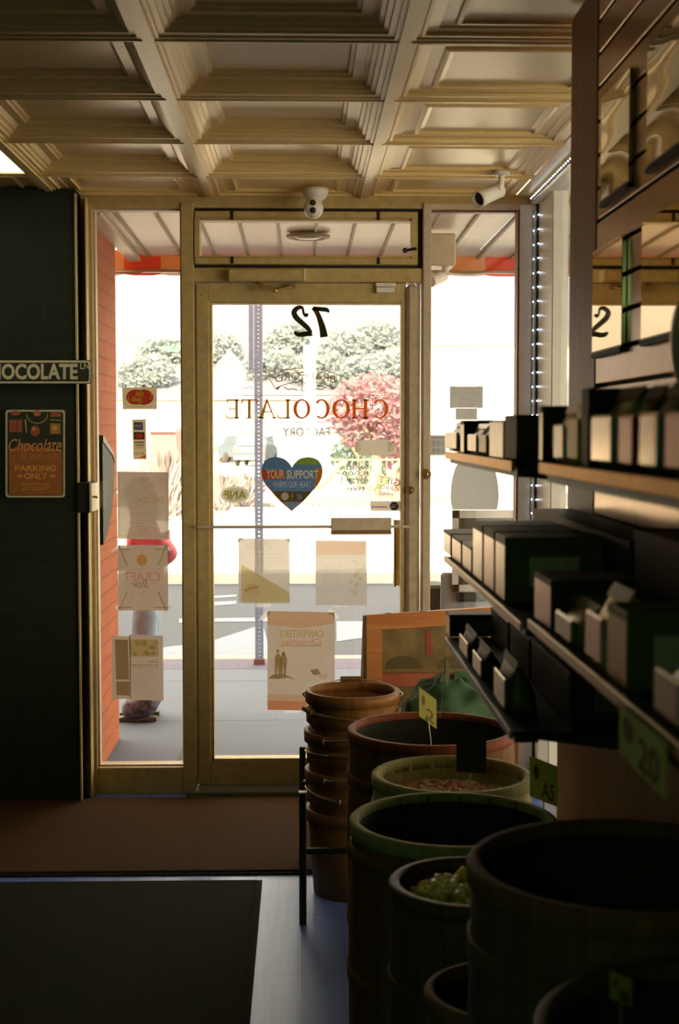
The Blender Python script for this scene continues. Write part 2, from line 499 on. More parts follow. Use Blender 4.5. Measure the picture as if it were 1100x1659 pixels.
# fluorescent panel at the left
lp = empty('ceiling_light', (gx[2] + .306, 4.985, CZ), 'bright flat light panel set in the ceiling at the far left', 'ceiling light')
part(MB().box(-.29, .29, -.285, .285, .002, .010), 'diffuser', emat('lamp diffuser', (1.0, 0.98, 0.86), 1.6), lp)
mb = MB()
for a in (-1, 1): mb.box(a * .30 - .012, a * .30 + .012, -.30, .30, -.004, .05); mb.box(-.30, .30, a * .292 - .012, a * .292 + .012, -.004, .05)
mb.box(-.3, .3, -.3, .3, .05, .055)
part(mb, 'frame', GRIDM, lp)

# unseen green fill lamps behind the camera, added to lift the shadows
for k, (lx, ly) in enumerate(((-1.3, -2.2), (-1.3, -4.4))):
    ld = bpy.data.lights.new('green_fill_lamp', 'AREA'); ld.shape = 'RECTANGLE'; ld.size = 0.55; ld.size_y = 1.1
    ld.energy = 11.0; ld.color = (0.5, 1.0, 0.45)
    lo = bpy.data.objects.new('green_fill_lamp', ld); COL.objects.link(lo); lo.location = (lx, ly, CZ - .03)

# building above the shop (its shadow reaches over the sidewalk and road)
MB().box(-14, 1.1, -6.2, 5.95, CZ + .2, 5.6).build('wall_upper', BRICK, kind='structure')
MB().box(1.1, 14, 1.0, 5.95, CZ + .2, 5.6).build('wall_upper_side', BRICK, kind='structure')
MB().box(-14, XL - .1, -6.2, 5.95, 0, CZ + .2).build('wall_neighbour', BRICK, kind='structure')
XBR = xa(190, 6.8) + 0.0
MB().box(XBR - .5, XBR, 5.95, 6.8, -0.1, CZ + .2).build('wall_pier', BRICK, kind='structure')

# ================================================================== STOREFRONT
XG0, XG1 = xa(154, YW), xa(295.5, YW)       # left glass
XD0, XD1 = xa(319, YW), xa(680, YW)         # door leaf
XM0, XM1 = xa(682, YW), xa(697, YW)
XR0, XR1 = xa(697, YW), xa(838, YW)
XC = xa(866, YW)
ZT = za(338, YW); ZB = za(1242, YW)
xl0 = xa(128, 5.6)
# left window
w1 = empty('window_1', (XG0, YW, 0), kind='structure')
mb = MB()
mb.box(xl0 - .03, XG0, YW, 5.86, 0, CZ - .03, 0, bev=.003)
mb.box(XG0, XG1, YW, 5.86, ZT, CZ - .03, 0)
mb.box(XG0, XG1, YW, 5.86, 0.0, ZB, 0, bev=.003)
mb.build('window_frame', ALU, w1)
mb = MB(); e = .006
mb.box(XG0, XG0 + .008, YG - .025, YG + .02, ZB, ZT); mb.box(XG1 - e, XG1, YG - .02, YG + .02, ZB, ZT)
mb.box(XG0, XG1, YG - .02, YG + .02, ZT - e, ZT); mb.box(XG0, XG1, YG - .02, YG + .02, ZB, ZB + e)
mb.build('glazing_bead', ALU2, w1, label='bright edge strip around the pane')
MB().box(XG0, XG1, YG, YG + .006, ZB, ZT).build('window_pane', GLASS, w1)
# conduit strip at the edge of the block wall
mb = MB(); xt = XB + .012
mb.box(XB, XB + .006, 5.59, 5.62, 0, CZ - .02); mb.box(XB + .03, XB + .034, 5.66, 5.74, 0, CZ - .02)
mb.build('trim_2', mat('worn jamb strip', (0.55, 0.38, 0.16), .4), kind='structure')
# mullion left of door
mb = MB(); mb.box(XG1, XD0 - .006, YW - .01, 5.86, 0, CZ - .03, 0, bev=.004)
mb.box(XD0 - .012, XD0 - .004, YW + .01, 5.84, 0, za(458, YW), 0)
mb.build('trim_3', ALU, kind='structure')
mb = MB(); mb.box(XM0 + .004, XM1, YW - .012, 5.86, 0, CZ - .03, 0, bev=.004); mb.build('trim_4', ALU2, kind='structure')
# header between door and transom
zh0, zh1 = za(457, YW), za(434, YW)
MB().box(XD0 - .01, XM0 + .006, YW, 5.86, zh0, zh1, bev=.003).build('trim_5', ALU, kind='structure')
MB().box(XD0 - .01, XM0 + .006, YW, 5.86, za(337, YW), CZ - .03).build('trim_6', ALU, kind='structure')
MB().box(XB, XC + .06, YW + .01, 5.90, CZ - .032, CZ + .01).build('trim_7', ALU, kind='structure')
# transom
w2 = empty('window_2', (0, YW, zh1), kind='structure')
tx0, tx1 = xa(318, YW), xa(675, YW); tz0, tz1 = za(429, YW), za(343, YW); gx0, gx1 = xa(326, YW), xa(666, YW); gz0, gz1 = za(415, YW), za(358, YW)
mb = MB()
mb.box(tx0, tx1, YW - .014, 5.83, gz1 + .010, tz1, bev=.003); mb.box(tx0, tx1, YW - .014, 5.83, tz0, gz0 - .008, bev=.003)
mb.box(tx0, gx0, YW - .014, 5.83, gz0 - .008, gz1 + .01); mb.box(gx1, tx1, YW - .014, 5.83, gz0 - .008, gz1 + .01)
mb.box(gx0, gx1, YW, 5.80, gz1, gz1 + .012); mb.box(gx0, gx1, YW, 5.80, gz0 - .01, gz0)
mb.build('window_frame', ALU, w2)
mb = MB(); mb.box(XD0 - .01, tx0, YW + .03, 5.84, tz0 - .01, tz1 + .012); mb.box(tx1, XM0 + .004, YW + .03, 5.84, tz0 - .01, tz1 + .012)
mb.box(tx0, tx1, YW + .03, 5.84, tz1, za(337, YW)); mb.box(tx0, tx1, YW + .03, 5.84, zh1, tz0)
mb.build('shadow_gap', ALUD, w2)
MB().box(gx0, gx1, YG, YG + .006, gz0, gz1).build('window_pane', GLASS, w2)
mb = MB()
for px in (378, 612): 
    x = xa(px, YW); mb.box(x - .006, x + .006, YW - .017, YW - .012, za(357, YW), za(340, YW)); mb.box(x - .006, x + .006, YW - .017, YW - .012, za(428, YW), za(417, YW))
mb.build('hinge_mark', BLKP, w2)
mb = MB(); x, z = at(661, 406, YW); mb.tube([(x - .01, YW - .005, z), (x + .03, YW - .03, z + .004)], .006); mb.ball((x - .012, YW - .006, z), .011)
mb.build('latch', BLACK, w2, label='dark transom latch')

# door
d1 = empty('door_1', (XD0, YW, 0), kind='structure')
dz1 = za(459, YW); gzt, gzb = za(489, YW), za(1234, YW); gl, gr = xa(340, YW), xa(652.5, YW)
zth = 0.035
mb = MB()
mb.box(XD0, gl, YW + .004, 5.83, zth, dz1, bev=.004)
mb.box(gl, gr, YW + .004, 5.83, gzt, dz1); mb.box(gl, gr, YW + .004, 5.83, zth, gzb)
mb.build('door_frame', ALU, d1)
mb = MB(); mb.box(gr, gr + .012, YW + .02, 5.83, zth, dz1); mb.box(gr + .012, gr + .058, YW - .002, 5.83, zth, dz1, bev=.014); mb.box(gr + .058, XD1, YW + .012, 5.83, zth, dz1)
mb.build('lock_stile', mat('worn lock stile', (0.50, 0.40, 0.26), .45, .15, 30), d1)
mb = MB(); b_ = .012
mb.box(gl, gl + b_, YW + .012, YG + .02, gzb, gzt); mb.box(gl, gr, YW + .012, YG + .02, gzb, gzb + b_); mb.box(gl, gr, YW + .016, YG + .02, gzt - .007, gzt); mb.box(gr - .008, gr, YW + .012, YG + .02, gzb, gzt)
mb.build('glazing_bead', ALU, d1)
MB().box(gl, gr, YG, YG + .006, gzb, gzt).build('door_pane', GLASS, d1)
mb = MB(); zb = za(853.5, YW - .04)
mb.box(xa(319, YW - .04), xa(663, YW - .04), YW - .047, YW - .033, zb - .006, zb + .006, bev=.003)
for px in (326, 657): x = xa(px, YW); mb.box(x - .006, x + .006, YW - .04, YW + .01, zb - .005, zb + .005)
mb.build('push_bar', ALU2, d1, label='thin metal push bar across the glass')
mb = MB(); mb.box(xa(536, YW - .04), xa(634, YW - .04), YW - .055, YW - .030, za(859, YW - .04), za(839, YW - .04), bev=.003)
mb.build('push_paddle', ALU2, d1)
MB().box(xa(536, YW - .04), xa(634, YW - .04), YW - .050, YW - .030, za(866, YW - .04), za(859.5, YW - .04)).build('paddle_base', mat('rust brown plate', (.25, .13, .05), .6), d1)
mb = MB(); mb.box(xa(637, 5.9), xa(652, 5.9), 5.875, 5.885, za(948, 5.9), za(842, 5.9)); mb.box(xa(637, 5.9), xa(640, 5.9), 5.83, 5.885, za(948, 5.9), za(842, 5.9))
mb.build('pull_plate', ALU, d1, label='outer pull plate seen through the glass edge')
MB().box(xa(637, 5.86), xa(650, 5.86), 5.845, 5.86, za(851, 5.86), za(842, 5.86)).build('latch_tag', WHITE, d1)
def lockcyl(px, py, yy, parent, r=.020):
    x, z = at(px, py, yy); M = Matrix.Translation((x, yy, z)) @ Matrix.Rotation(PI / 2, 4, 'X')
    mb = MB(); mb.lathe([(0, .020), (r * .45, .020), (r * .5, .014), (r * .85, .012), (r, .004), (r, -.004), (0, -.004)], seg=20, M=M)
    mb.box(x - .0015, x + .0015, yy - .023, yy - .018, z - .006, z + .006, 1)
    return mb.build('lock_cylinder', [BRASS, BLACK], parent)
lockcyl(665, 794, YW - .003, d1, .016)
mb = MB()
for py in (592, 478, 850): 
    x, z = at(327, py, YW); mb.ball((x, YW + .003, z), .005, 0, 8, 6)
mb.build('screw', BRASS, d1)
# threshold
MB().box(xa(300, 5.7), xa(690, 5.7), 5.66, 5.86, 0, .03, bev=.006).build('trim_8', mat('threshold metal', (.16, .15, .10), .5), kind='structure')
lk = lockcyl(690.5, 768, YW - .016, None, .021); tag(lk, 'round brass lock rosette on the pale mullion right of the door', 'lock')
# door closer
dc = empty('door_closer', (xa(430, YW), YW, zh0), 'long beige door closer box with folded arm on the door header', 'door closer')
mb = MB(); mb.box(xa(371, YW - .05), xa(495, YW - .05), YW - .062, YW - .001, za(456, YW - .05), za(436, YW - .05), bev=.006); mb.build('closer_body', ALU, dc)
MB().box(xa(493, YW - .05), xa(496, YW - .05), YW - .064, YW - .001, za(455, YW - .05), za(436, YW - .05)).build('end_cap', WHITE, dc)
mb = MB()
P = [at(414, 457, YW - .05), at(424, 464, YW - .06), at(446, 471, YW - .09), at(474, 463, YW - .03)]
mb.tube([(P[0][0], YW - .035, P[0][1]), (P[1][0], YW - .06, P[1][1]), (P[2][0], YW - .09, P[2][1])], .007)
mb.tube([(P[2][0], YW - .09, P[2][1]), (P[3][0], YW - .02, P[3][1])], .007)
mb.ball((P[1][0], YW - .055, P[1][1]), .012, 0, 10, 8); mb.ball((P[2][0], YW - .09, P[2][1]), .011, 0, 10, 8)
mb.box(P[3][0] - .012, P[3][0] + .012, YW - .03, YW + .004, P[3][1] - .008, P[3][1] + .008)
mb.build('closer_arm', BRASS, dc)
# contact sensor at top right of door
cs = empty('door_sensor', (xa(623, YW), YW, zh0), 'small white contact sensor at the top right of the door', 'sensor')
MB().box(xa(608, YW - .02), xa(640, YW - .02), YW - .022, YW, za(464, YW - .02), za(457.5, YW - .02), bev=.003).build('magnet', WHITE, cs)
MB().box(xa(609, YW - .02), xa(638, YW - .02), YW - .026, YW + .004, za(474, YW - .02), za(465, YW - .02), bev=.003).build('sensor_body', WHITE, cs)

# right window and corner
w3 = empty('window_3', (XR0, YW, 0), kind='structure')
mb = MB(); mb.box(XR0, XR1, YW, 5.86, ZT, CZ - .03); mb.box(XR0, XR1, YW, 5.86, 0, ZB, bev=.003)
mb.build('window_frame', ALU2, w3)
MB().box(XR1, XC, YW, 5.86, 0, CZ - .03, bev=.003).build('corner_post', mat('led lit corner post', (0.80, 0.76, 0.66), 0.35, 0.04, 20, spec=.8), w3)  # LED glow on the posts put into this whiter colour
mb = MB(); mb.box(XR1 - .006, XR1 + .001, YW - .002, YG + .02, ZB, ZT); mb.box(XR0, XR1, YG - .02, YG + .01, ZT - .006, ZT)
mb.build('glazing_bead', mat('rust red gasket', (.20, .05, .03), .6), w3)
MB().box(XR0, XR1 - .006, YG, YG + .006, ZB, ZT).build('window_pane', GLASS, w3)
# side window along the alcove
w4 = empty('window_4', (XC, YW, 0), kind='structure')
mb = MB(); XW = XC + .004
mb.box(XW, XW + .07, YEND1, 5.86, 0, ZB); mb.box(XW - .03, XW + .07, YEND1, 5.73, ZT + .02, CZ - .01, bev=.004)
mb.box(XW, XW + .06, 5.40, 5.73, ZB, ZT + .02, bev=.004); mb.box(XW, XW + .06, YEND1, YEND1 + .06, ZB, ZT + .02)
mb.build('window_frame', MATS['led lit corner post'], w4)
MB().box(XW - .008, XW, 5.715, 5.735, 0, ZT + .02).build('corner_gasket', BLACK, w4)
MB().box(XW + .03, XW + .036, YEND1 + .06, 5.40, ZB, ZT + .02).build('window_pane', GLASS2, w4)

# led strips
LED = emat('led light', (0.75, 0.85, 1.0), 8.0)
LEDB = mat('led tape', (.55, .6, .65), .4)
def led_strip(p0, p1, n, label, off, wall):
    e_ = empty('led_strip', p0, label, 'light strip', 'led strips in the window corner')
    d = Vector(p1) - Vector(p0)
    mb = MB(); mb.tube([(0, 0, 0), tuple(d)], .004, seg=4); part(mb, 'tape', LEDB, e_)
    base = None
    for k in range(n):
        q = d * ((k + .5) / n) + Vector(off)
        if base is None:
            mb = MB(); mb.ball((0, 0, 0), .0030, seg=6, rings=4); base = part(mb, 'diode', LED, e_); o = base
        else:
            o = base.copy(); COL.objects.link(o); o.parent = e_
        o.location = q
    return e_
led_strip((XC - .014, YW - .006, ZT), (XC - .014, YW - .006, ZB + .1), 38, 'vertical strip of white led dots left of the black corner line', (0, -.004, 0), 0)
led_strip((XW + .006, 5.69, ZT), (XW + .006, 5.69, ZB + .1), 38, 'vertical strip of white led dots right of the black corner line', (-.012, -.004, 0), 0)
led_strip((XW - .034, 5.70, ZT + .035), (XW - .034, 4.3, ZT + .035), 34, 'sloping row of led dots under the ceiling edge in the corner', (-.004, 0, 0), 0)

# ================================================================== SECURITY CAMERAS
sx, sz = at(511, 318, 5.58)
dm = empty('dome_camera', (sx, 5.58, CZ), 'round white security camera with two stacked lenses above the door', 'security camera')
mb = MB(); mb.lathe([(0, .001), (.05, .001), (.052, -.012), (.045, -.03), (.03, -.045), (0, -.05)], seg=28); part(mb, 'base', WHITE, dm)
hx = at(508, 337, 5.56)
mb = MB(); mb.ball((hx[0] - sx, -.02, hx[1] - CZ), .040, seg=20, rings=14, sc_=(.95, 1, 1.05)); part(mb, 'camera_ball', WHITE, dm)
mb = MB(); mb.ball((hx[0] - sx - .003, -.045, hx[1] - CZ), .030, seg=20, rings=12, sc_=(1, .6, 1.15)); part(mb, 'face_plate', WHITE, dm)
for dz in (.014, -.014):
    mb = MB(); mb.ball((hx[0] - sx - .003, -.058, hx[1] - CZ + dz), .0125, seg=14, rings=8); part(mb, 'lens', BLACK, dm)
bx, bz = at(812, 283, 5.2)
bc = empty('bullet_camera', (bx, 5.2, CZ), 'white tube shaped security camera hanging near the right corner', 'security camera')
mb = MB(); mb.lathe([(0, .001), (.032, .001), (.032, -.010), (.02, -.014), (0, -.014)], seg=20); part(mb, 'base', WHITE, bc)
mb = MB(); mb.tube([(0, 0, -.01), (.0, 0, -.05), (-.012, -.01, -.062)], .011, seg=12); part(mb, 'bracket', WHITE, bc)
c0 = Vector((.004, .03, -.058)); ax = Vector((-.75, -.55, -.38)).normalized()
q = Vector((0, 0, 1)).rotation_difference(ax).to_matrix().to_4x4()
M = Matrix.Translation(c0) @ q
mb = MB(); mb.lathe([(0, 0), (.022, 0), (.027, .006), (.028, .10), (.030, .102), (.030, .125), (.026, .125), (.024, .112), (0, .112)], seg=24, M=M); part(mb, 'camera_tube', WHITE, bc)
mb = MB(); mb.lathe([(0, .114), (.0235, .114)], seg=20, M=M); mb.ball(tuple(M @ Vector((0, 0, .112))), .010, 0, 10, 8); part(mb, 'lens', BLACK, bc)

# ================================================================== SIGNS ON THE LEFT WALL
YS = 5.595
SIGNG = mat('dark green sign face', (0.03, 0.035, 0.02), .5); CREAM = mat('cream sign paint', (0.72, 0.62, 0.36), .5, .05)
def rrect(x0, y0, x1, y1, r, n=5):
    pts = []
    for cx, cy_, a0 in ((x1 - r, y0 + r, -90), (x1 - r, y1 - r, 0), (x0 + r, y1 - r, 90), (x0 + r, y0 + r, 180)):
        for k in range(n + 1):
            a = math.radians(a0 + 90 * k / n); pts.append((cx + r * math.cos(a), cy_ + r * math.sin(a)))
    return pts
def plate(mb, pts, Y0, Y1, m):
    """extruded pixel outline"""
    P3 = [at(px, py, Y0) for px, py in pts]
    mb.prism(P3, 'y', Y0, Y1, m)
def ring2(mb, a, b_, Y, m):
    n = len(a)
    for i in range(n): mb.pp([a[i], a[(i + 1) % n], b_[(i + 1) % n], b_[i]], Y, m)
mb = MB(); Y = 5.575
plate(mb, rrect(-52, 583, 148, 622, 4), Y, Y + .004, 0)
ring2(mb, rrect(-50.5, 584, 147, 621, 4), rrect(-48, 587.5, 144, 618, 3), Y - .0008, 1)
mb.text('CHOCOLATE', -36, 589, 126, 615, Y - .001, 1, bold=.035)
mb.text('LN', 130, 588.5, 144.5, 598, Y - .001, 1, bold=.02)
mb.build('street_sign', [SIGNG, CREAM], loc=(at(50, 600, Y)[0], Y, at(50, 600, Y)[1]), label='dark street sign with cream letters reading CHOCOLATE LN', cat='sign')

m_ch = [mat('poster black', (.03, .035, .02), .6), mat('poster cream edge', (.62, .56, .34), .5), mat('poster brown orange', (.38, .13, .03), .6, .1, 60),
        mat('poster orange', (.75, .33, .07), .6), mat('poster red brown', (.40, .10, .05), .6), mat('poster gold', (.65, .50, .12), .6), mat('poster dim orange', (.50, .20, .05), .6)]
mb = MB(); Y = 5.585
plate(mb, rrect(8, 663, 106, 807, 5), Y, Y + .004, 0)
ring2(mb, rrect(9, 664, 105.5, 806, 5), rrect(12, 667, 102.5, 803, 4), Y - .0006, 1)
Y2 = Y - .0008
mb.pp([(14, 729), (40, 718), (60, 724), (101, 729), (101, 802), (15, 802)], Y2, 2)
mb.ell(25, 669.5, 8, 4, Y2, 4); mb.prect(82, 667.5, 99, 675, Y2, 4)
mb.prect(15, 680, 36, 700, Y2, 4); mb.strip([(27, 681), (28, 699)], 1.2, Y2 - .0002, 0); mb.strip([(41, 680), (43, 701)], 1.6, Y2, 5)
mb.strip([(43 + 17 * (1 - math.cos(a / 10 * PI)) , 671 + 15 * math.sin(a / 10 * PI)) for a in range(11)], 1.0, Y2, 5)
mb.ell(60, 669.5, 6, 5, Y2, 6); mb.ell(57, 698, 8, 9, Y2, 4, 10); mb.ell(55, 695, 3, 3, Y2 - .0002, 3, 8)
mb.prect(81, 686, 98, 703, Y2, 6); mb.ell(89, 693.5, 4.5, 4.5, Y2 - .0002, 5, 8); mb.strip([(82, 680), (99, 681)], 1.2, Y2, 5); mb.strip([(79, 717), (100, 717.5)], 1, Y2 - .0003, 3)
mb.text('Chocolate', 14, 711, 100, 731, Y2 - .0004, 3, shear=.3); mb.text('@', 34, 733, 44, 744, Y2 - .0004, 6); mb.text('ADDICT', 49, 736, 94, 744, Y2 - .0004, 6)
mb.text('PARKING', 24, 754, 91, 763.5, Y2 - .0004, 3, bold=.03); mb.text('ONLY', 39, 766, 77, 776, Y2 - .0004, 3, bold=.03)
for sgn, x in ((1, 27), (-1, 90)): mb.pp([(x, 771), (x + 5 * sgn, 767), (x + 5 * sgn, 769.5), (x + 10 * sgn, 769.5), (x + 10 * sgn, 772.5), (x + 5 * sgn, 772.5), (x + 5 * sgn, 775)][::sgn], Y2 - .0004, 3)
mb.text('VIOLATORS WILL', 34, 782, 83, 787, Y2 - .0004, 3); mb.text('EAT DESSERT', 37, 789, 79, 794, Y2 - .0004, 3)
mb.build('parking_poster', m_ch, loc=(at(57, 735, Y)[0], Y, at(57, 735, Y)[1]), label='small framed brown tin sign with chocolates reading PARKING ONLY', cat='sign')

# bracket on the left jamb and mailbox on the brick outside
lb = empty('lock_box', (xa(140, 5.6), 5.6, za(804, 5.6)), 'small black box clamped on the jamb at the left wall edge', 'box')
MB().box(xa(126, 5.6), xa(147, 5.6), 5.58, YW, za(830, 5.6), za(781, 5.6), bev=.004).build('box_body', BLKP, lb)
MB().box(xa(147.2, 5.6), xa(150.5, 5.6), 5.57, YW, za(828, 5.6), za(783, 5.6)).build('side_strip', CREAM, lb, label='pale side strip')
mb = MB(); x, z = at(153, 805, 5.6); mb.tube([(x - .008, 5.6, z), (x + .006, 5.6, z)], .004); mb.ball((x + .008, 5.6, z - .001), .006, 0, 8, 6); mb.build('clamp_screw', BRASS, lb)

mx0 = XBR
def mbx(u): return mx0 + u
mbk = empty('mailbox', (mx0, 6.2, za(870, 6.2)), 'rounded black mailbox on the orange brick pier outside', 'mailbox')
pro = [(5.955, za(712, 5.955)), (6.25, za(734, 6.25)), (6.33, za(748, 6.33)), (6.31, za(790, 6.31)), (6.22, za(832, 6.22)), (6.08, za(865, 6.08)), (5.955, za(882, 5.955))]
mb = MB(); mb.prism([(a_, b2) for a_, b2 in pro], 'x', mx0 + .001, mx0 + .05); mb.build('box_body', mat('mailbox black', (.008, .007, .004), .6, spec=.15), mbk)
mb = MB(); mb.prism([(5.952, za(705, 5.95)), (6.26, za(730, 6.26)), (6.335, za(745, 6.33)), (6.335, za(749, 6.33)), (6.25, za(737, 6.25)), (5.952, za(715, 5.95))], 'x', mx0, mx0 + .054); mb.build('lid', mat('mailbox lid', (.030, .022, .012), .5), mbk)
mb = MB(); mb.tube([(mx0 + .01, 6.36, za(778, 6.34)), (mx0 + .012, 6.38, za(810, 6.34)), (mx0 + .01, 6.24, za(858, 6.24))], .007); mb.build('newspaper_hook', ALU2, mbk)

# ================================================================== STICKERS AND PAPERS ON THE GLASS
YP = 5.784
YD = 5.783
I_br = ink('brown ink', (.62, .48, .34)); I_ol = ink('olive ink', (.80, .72, .42)); I_or = ink('orange ink', (.92, .66, .40)); I_lt = ink('faint ink', (.86, .82, .74))
I_rd = ink('red ink', (.95, .62, .50)); I_dk = ink('dark olive ink', (.50, .42, .22))
def paper(px0, py0, px1, py1, Y, skew=0, m=0):
    mb = MB(); mb.pp([(px0, py0), (px1, py0 + skew), (px1 + .5, py1 + skew), (px0 + .5, py1)], Y, m); return mb
def tapes(mb, L, Y, m):
    for x, y, w_, h_, a in L:
        c, s_ = math.cos(math.radians(a)), math.sin(math.radians(a))
        mb.pp([(x + c * u * w_ / 2 - s_ * v * h_ / 2, y + s_ * u * w_ / 2 + c * v * h_ / 2) for u, v in ((-1, -1), (1, -1), (1, 1), (-1, 1))], Y, m)
def lines(mb, x0, x1, ys, Y, m, h=1.0, ragged=.25):
    for y in ys:
        a = x0 + random.random() * ragged * (x1 - x0) * .5; b2 = x1 - random.random() * ragged * (x1 - x0) * .5
        while a < b2:
            l = random.uniform(3, 8); mb.prect(a, y - h / 2, min(a + l, b2), y + h / 2, Y, m); a += l + 1.5
# left window: top flyer
mb = paper(190, 764, 273, 873, YP, 1); Yk = YP - .0006
mb.strip([(194, 768), (270, 769), (270, 869), (194, 868)], .6, Yk, 1, closed=True)
for k in range(14): mb.strip([(210 + 0, 0), (210, 0.1)], .1, Yk, 1) if False else None
mb.text('HOT AIR', 226, 772, 266, 781, Yk, 2, mirror=True); mb.text('BALLOON', 222, 804, 264, 815, Yk, 3, mirror=True, bold=.01)
for r in (9, 13, 17): mb.strip([(246 + r * math.cos(a / 12 * PI), 793 + r * .62 * math.sin(a / 12 * PI)) for a in range(24)], .6, Yk, 2, closed=True)
lines(mb, 198, 220, [774, 778, 782, 787, 791, 796, 800], Yk, 4, .8); lines(mb, 203, 262, [820, 824, 831, 835, 843, 847], Yk, 4, .9)
mb.strip([(231 + 23 * math.cos(a / 12 * PI), 859 + 6 * math.sin(a / 12 * PI)) for a in range(24)], .9, Yk, 3, closed=True); mb.text('MARKET', 221, 856, 240, 862, Yk, 5, mirror=True)
mb.build('flyer', [PAPER, I_br, I_or, I_ol, I_lt, I_rd], loc=(xa(231, YP), YP, za(818, YP)), label='upper pale flyer taped in the left window', cat='flyer')
mb = paper(191, 883, 272, 989, YP, 0)
tapes(mb, [(188, 889, 16, 5, -30), (272, 888, 12, 6, 30), (192, 986, 12, 6, 40), (272, 987, 14, 7, -40)], YP - .0004, 4)
for sx_ in (-1, 1):
    for sy_, yy in ((-1, 890), (1, 984)):
        for k in range(9):
            x = 231 + sx_ * (36 - k * 1.3); y = yy - sy_ * 0 + (k if sy_ < 0 else -k) * 3; mb.ell(x, y, 2.0, 1.6, Yk, 1, 7)
            mb.ell(231 + sx_ * (37 - k * 2.2), yy, 1.8, 1.2, Yk, 1, 6)
mb.ell(230, 907.5, 8.8, 9.2, Yk, 2); mb.strip([(227, 894), (230, 897), (234, 893)], 1, Yk, 3)
mb.text('CRAFT', 199, 927, 260, 942, Yk, 3, mirror=True); mb.text('Show', 214, 939, 240, 952, Yk, 5, mirror=True, shear=.3)
lines(mb, 205, 258, [921, 960, 964, 968, 974, 978, 982], Yk, 6, .7)
mb.build('flyer', [PAPER, I_ol, ink('gourd ink', (.90, .62, .30)), I_rd, TAPE, I_dk, I_lt], loc=(xa(231, YP), YP, za(936, YP)), label='flyer with orange ornament and mirrored CRAFT heading in the left window', cat='flyer')
mb = paper(181, 1030, 212, 1132, YP, 1); mb.pp([(209, 1028), (264, 1030), (265, 1135), (211, 1134)], YP - .0008, 0); Yk = YP - .0014
mb.pp([(186, 1036), (207, 1036.5), (209, 1101), (188, 1101)], Yk, 1); mb.pp([(188, 1104), (210, 1104), (210, 1127), (189, 1126)], Yk, 1)
mb.pp([(211, 1036), (257, 1036), (257, 1064), (211, 1064)], Yk, 2); 
for k in range(12): mb.ell(random.uniform(214, 254), random.uniform(1040, 1060), random.uniform(3, 6), random.uniform(2, 5), Yk - .0003 - k * .0001, 3, 8)
mb.text('2024', 242, 1069, 257, 1074, Yk, 1, mirror=True); lines(mb, 213, 258, [1077, 1080], Yk, 1, 1.1, .05); lines(mb, 214, 258, [1085, 1089, 1093, 1097, 1101, 1105, 1109], Yk, 3, .8)
mb.build('flyer', [PAPER, I_dk, I_ol, I_lt], loc=(xa(222, YP), YP, za(1082, YP)), label='lowest flyer in the left window with dark side column and photo', cat='flyer')
# candy logo sticker
ST = mat('sticker cream', (.62, .50, .30), .6, .05)
def op(name, c): return mat('print ' + name, c, .55, .04)
STT = papermat('sticker backing', (.60, .48, .30), .45)
mb = MB(); mb.pp([(198, 628), (254, 627), (254, 663), (199, 663)], YP)
for k, (cx, a) in enumerate(((220, 1), (233, -1))):
    mb.pp([(cx + 15.5 * math.cos(t) * 1 , 643.5 + 12.5 * math.sin(t)) for t in [2 * PI * q / 24 for q in range(24)]], YP - .0005 - k * .0001, 2)
    mb.pp([(cx + 14 * math.cos(t), 643.5 + 11.2 * math.sin(t)) for t in [2 * PI * q / 24 for q in range(24)]], YP - .0007 - k * .0001, 1)
mb.strip([(209, 640), (208, 645), (210, 650)], 1.5, YP - .001, 3); mb.strip([(243, 636), (245, 641), (243, 648)], 1.8, YP - .001, 3)
mb.text('Jelly', 218, 633, 234, 644, YP - .0012, 3, bold=.03, shear=.2); mb.text('Belly', 213, 643, 231, 653, YP - .0012, 3, bold=.03, shear=.2); mb.strip([(216, 655), (226, 654), (232, 650)], 1.0, YP - .0012, 3)
lines(mb, 207, 246, [659], YP - .001, 4, .7)
mb.build('candy_sticker', [STT, papermat('print red', (.85, .10, .04), .4), papermat('print dark red', (.40, .08, .02), .4), papermat('print yellow', (.85, .55, .10), .4), I_dk], loc=(xa(226, YP), YP, za(645, YP)), label='tan sticker with red bean shaped logo high in the left window', cat='sticker')
mb = MB(); mb.pp([(214, 680), (236, 679), (237.5, 744), (216, 744)], YP); Yk = YP - .0006
mb.prect(217, 684, 231.5, 696.5, Yk, 1); mb.prect(218, 688, 230, 692, Yk - .0002, 5); mb.prect(217, 700, 234, 712, Yk, 2); mb.ell(223, 706, 4.2, 4, Yk - .0002, 3); mb.ell(228, 706, 4.2, 4, Yk - .0003, 3)
mb.prect(217.5, 715.5, 234, 717.2, Yk, 2); mb.text('VISA', 219, 718.5, 232.5, 723.5, Yk, 2, bold=.02, shear=.2); mb.prect(217.5, 725, 234.5, 726.2, Yk, 4)
mb.text('DISCOVER', 218, 733, 233.5, 736, Yk, 2); mb.pp([(224, 742), (236, 736), (236, 742)], Yk, 4)
mb.build('card_sticker', [STT, papermat('print blue', (.10, .14, .25), .4), papermat('print black', (.05, .05, .03), .3), MATS['print red'], papermat('print orange', (.75, .22, .05), .4), papermat('print grey', (.45, .42, .35), .4)], loc=(xa(226, YP), YP, za(712, YP)), label='narrow vertical sticker of payment card logos in the left window', cat='sticker')

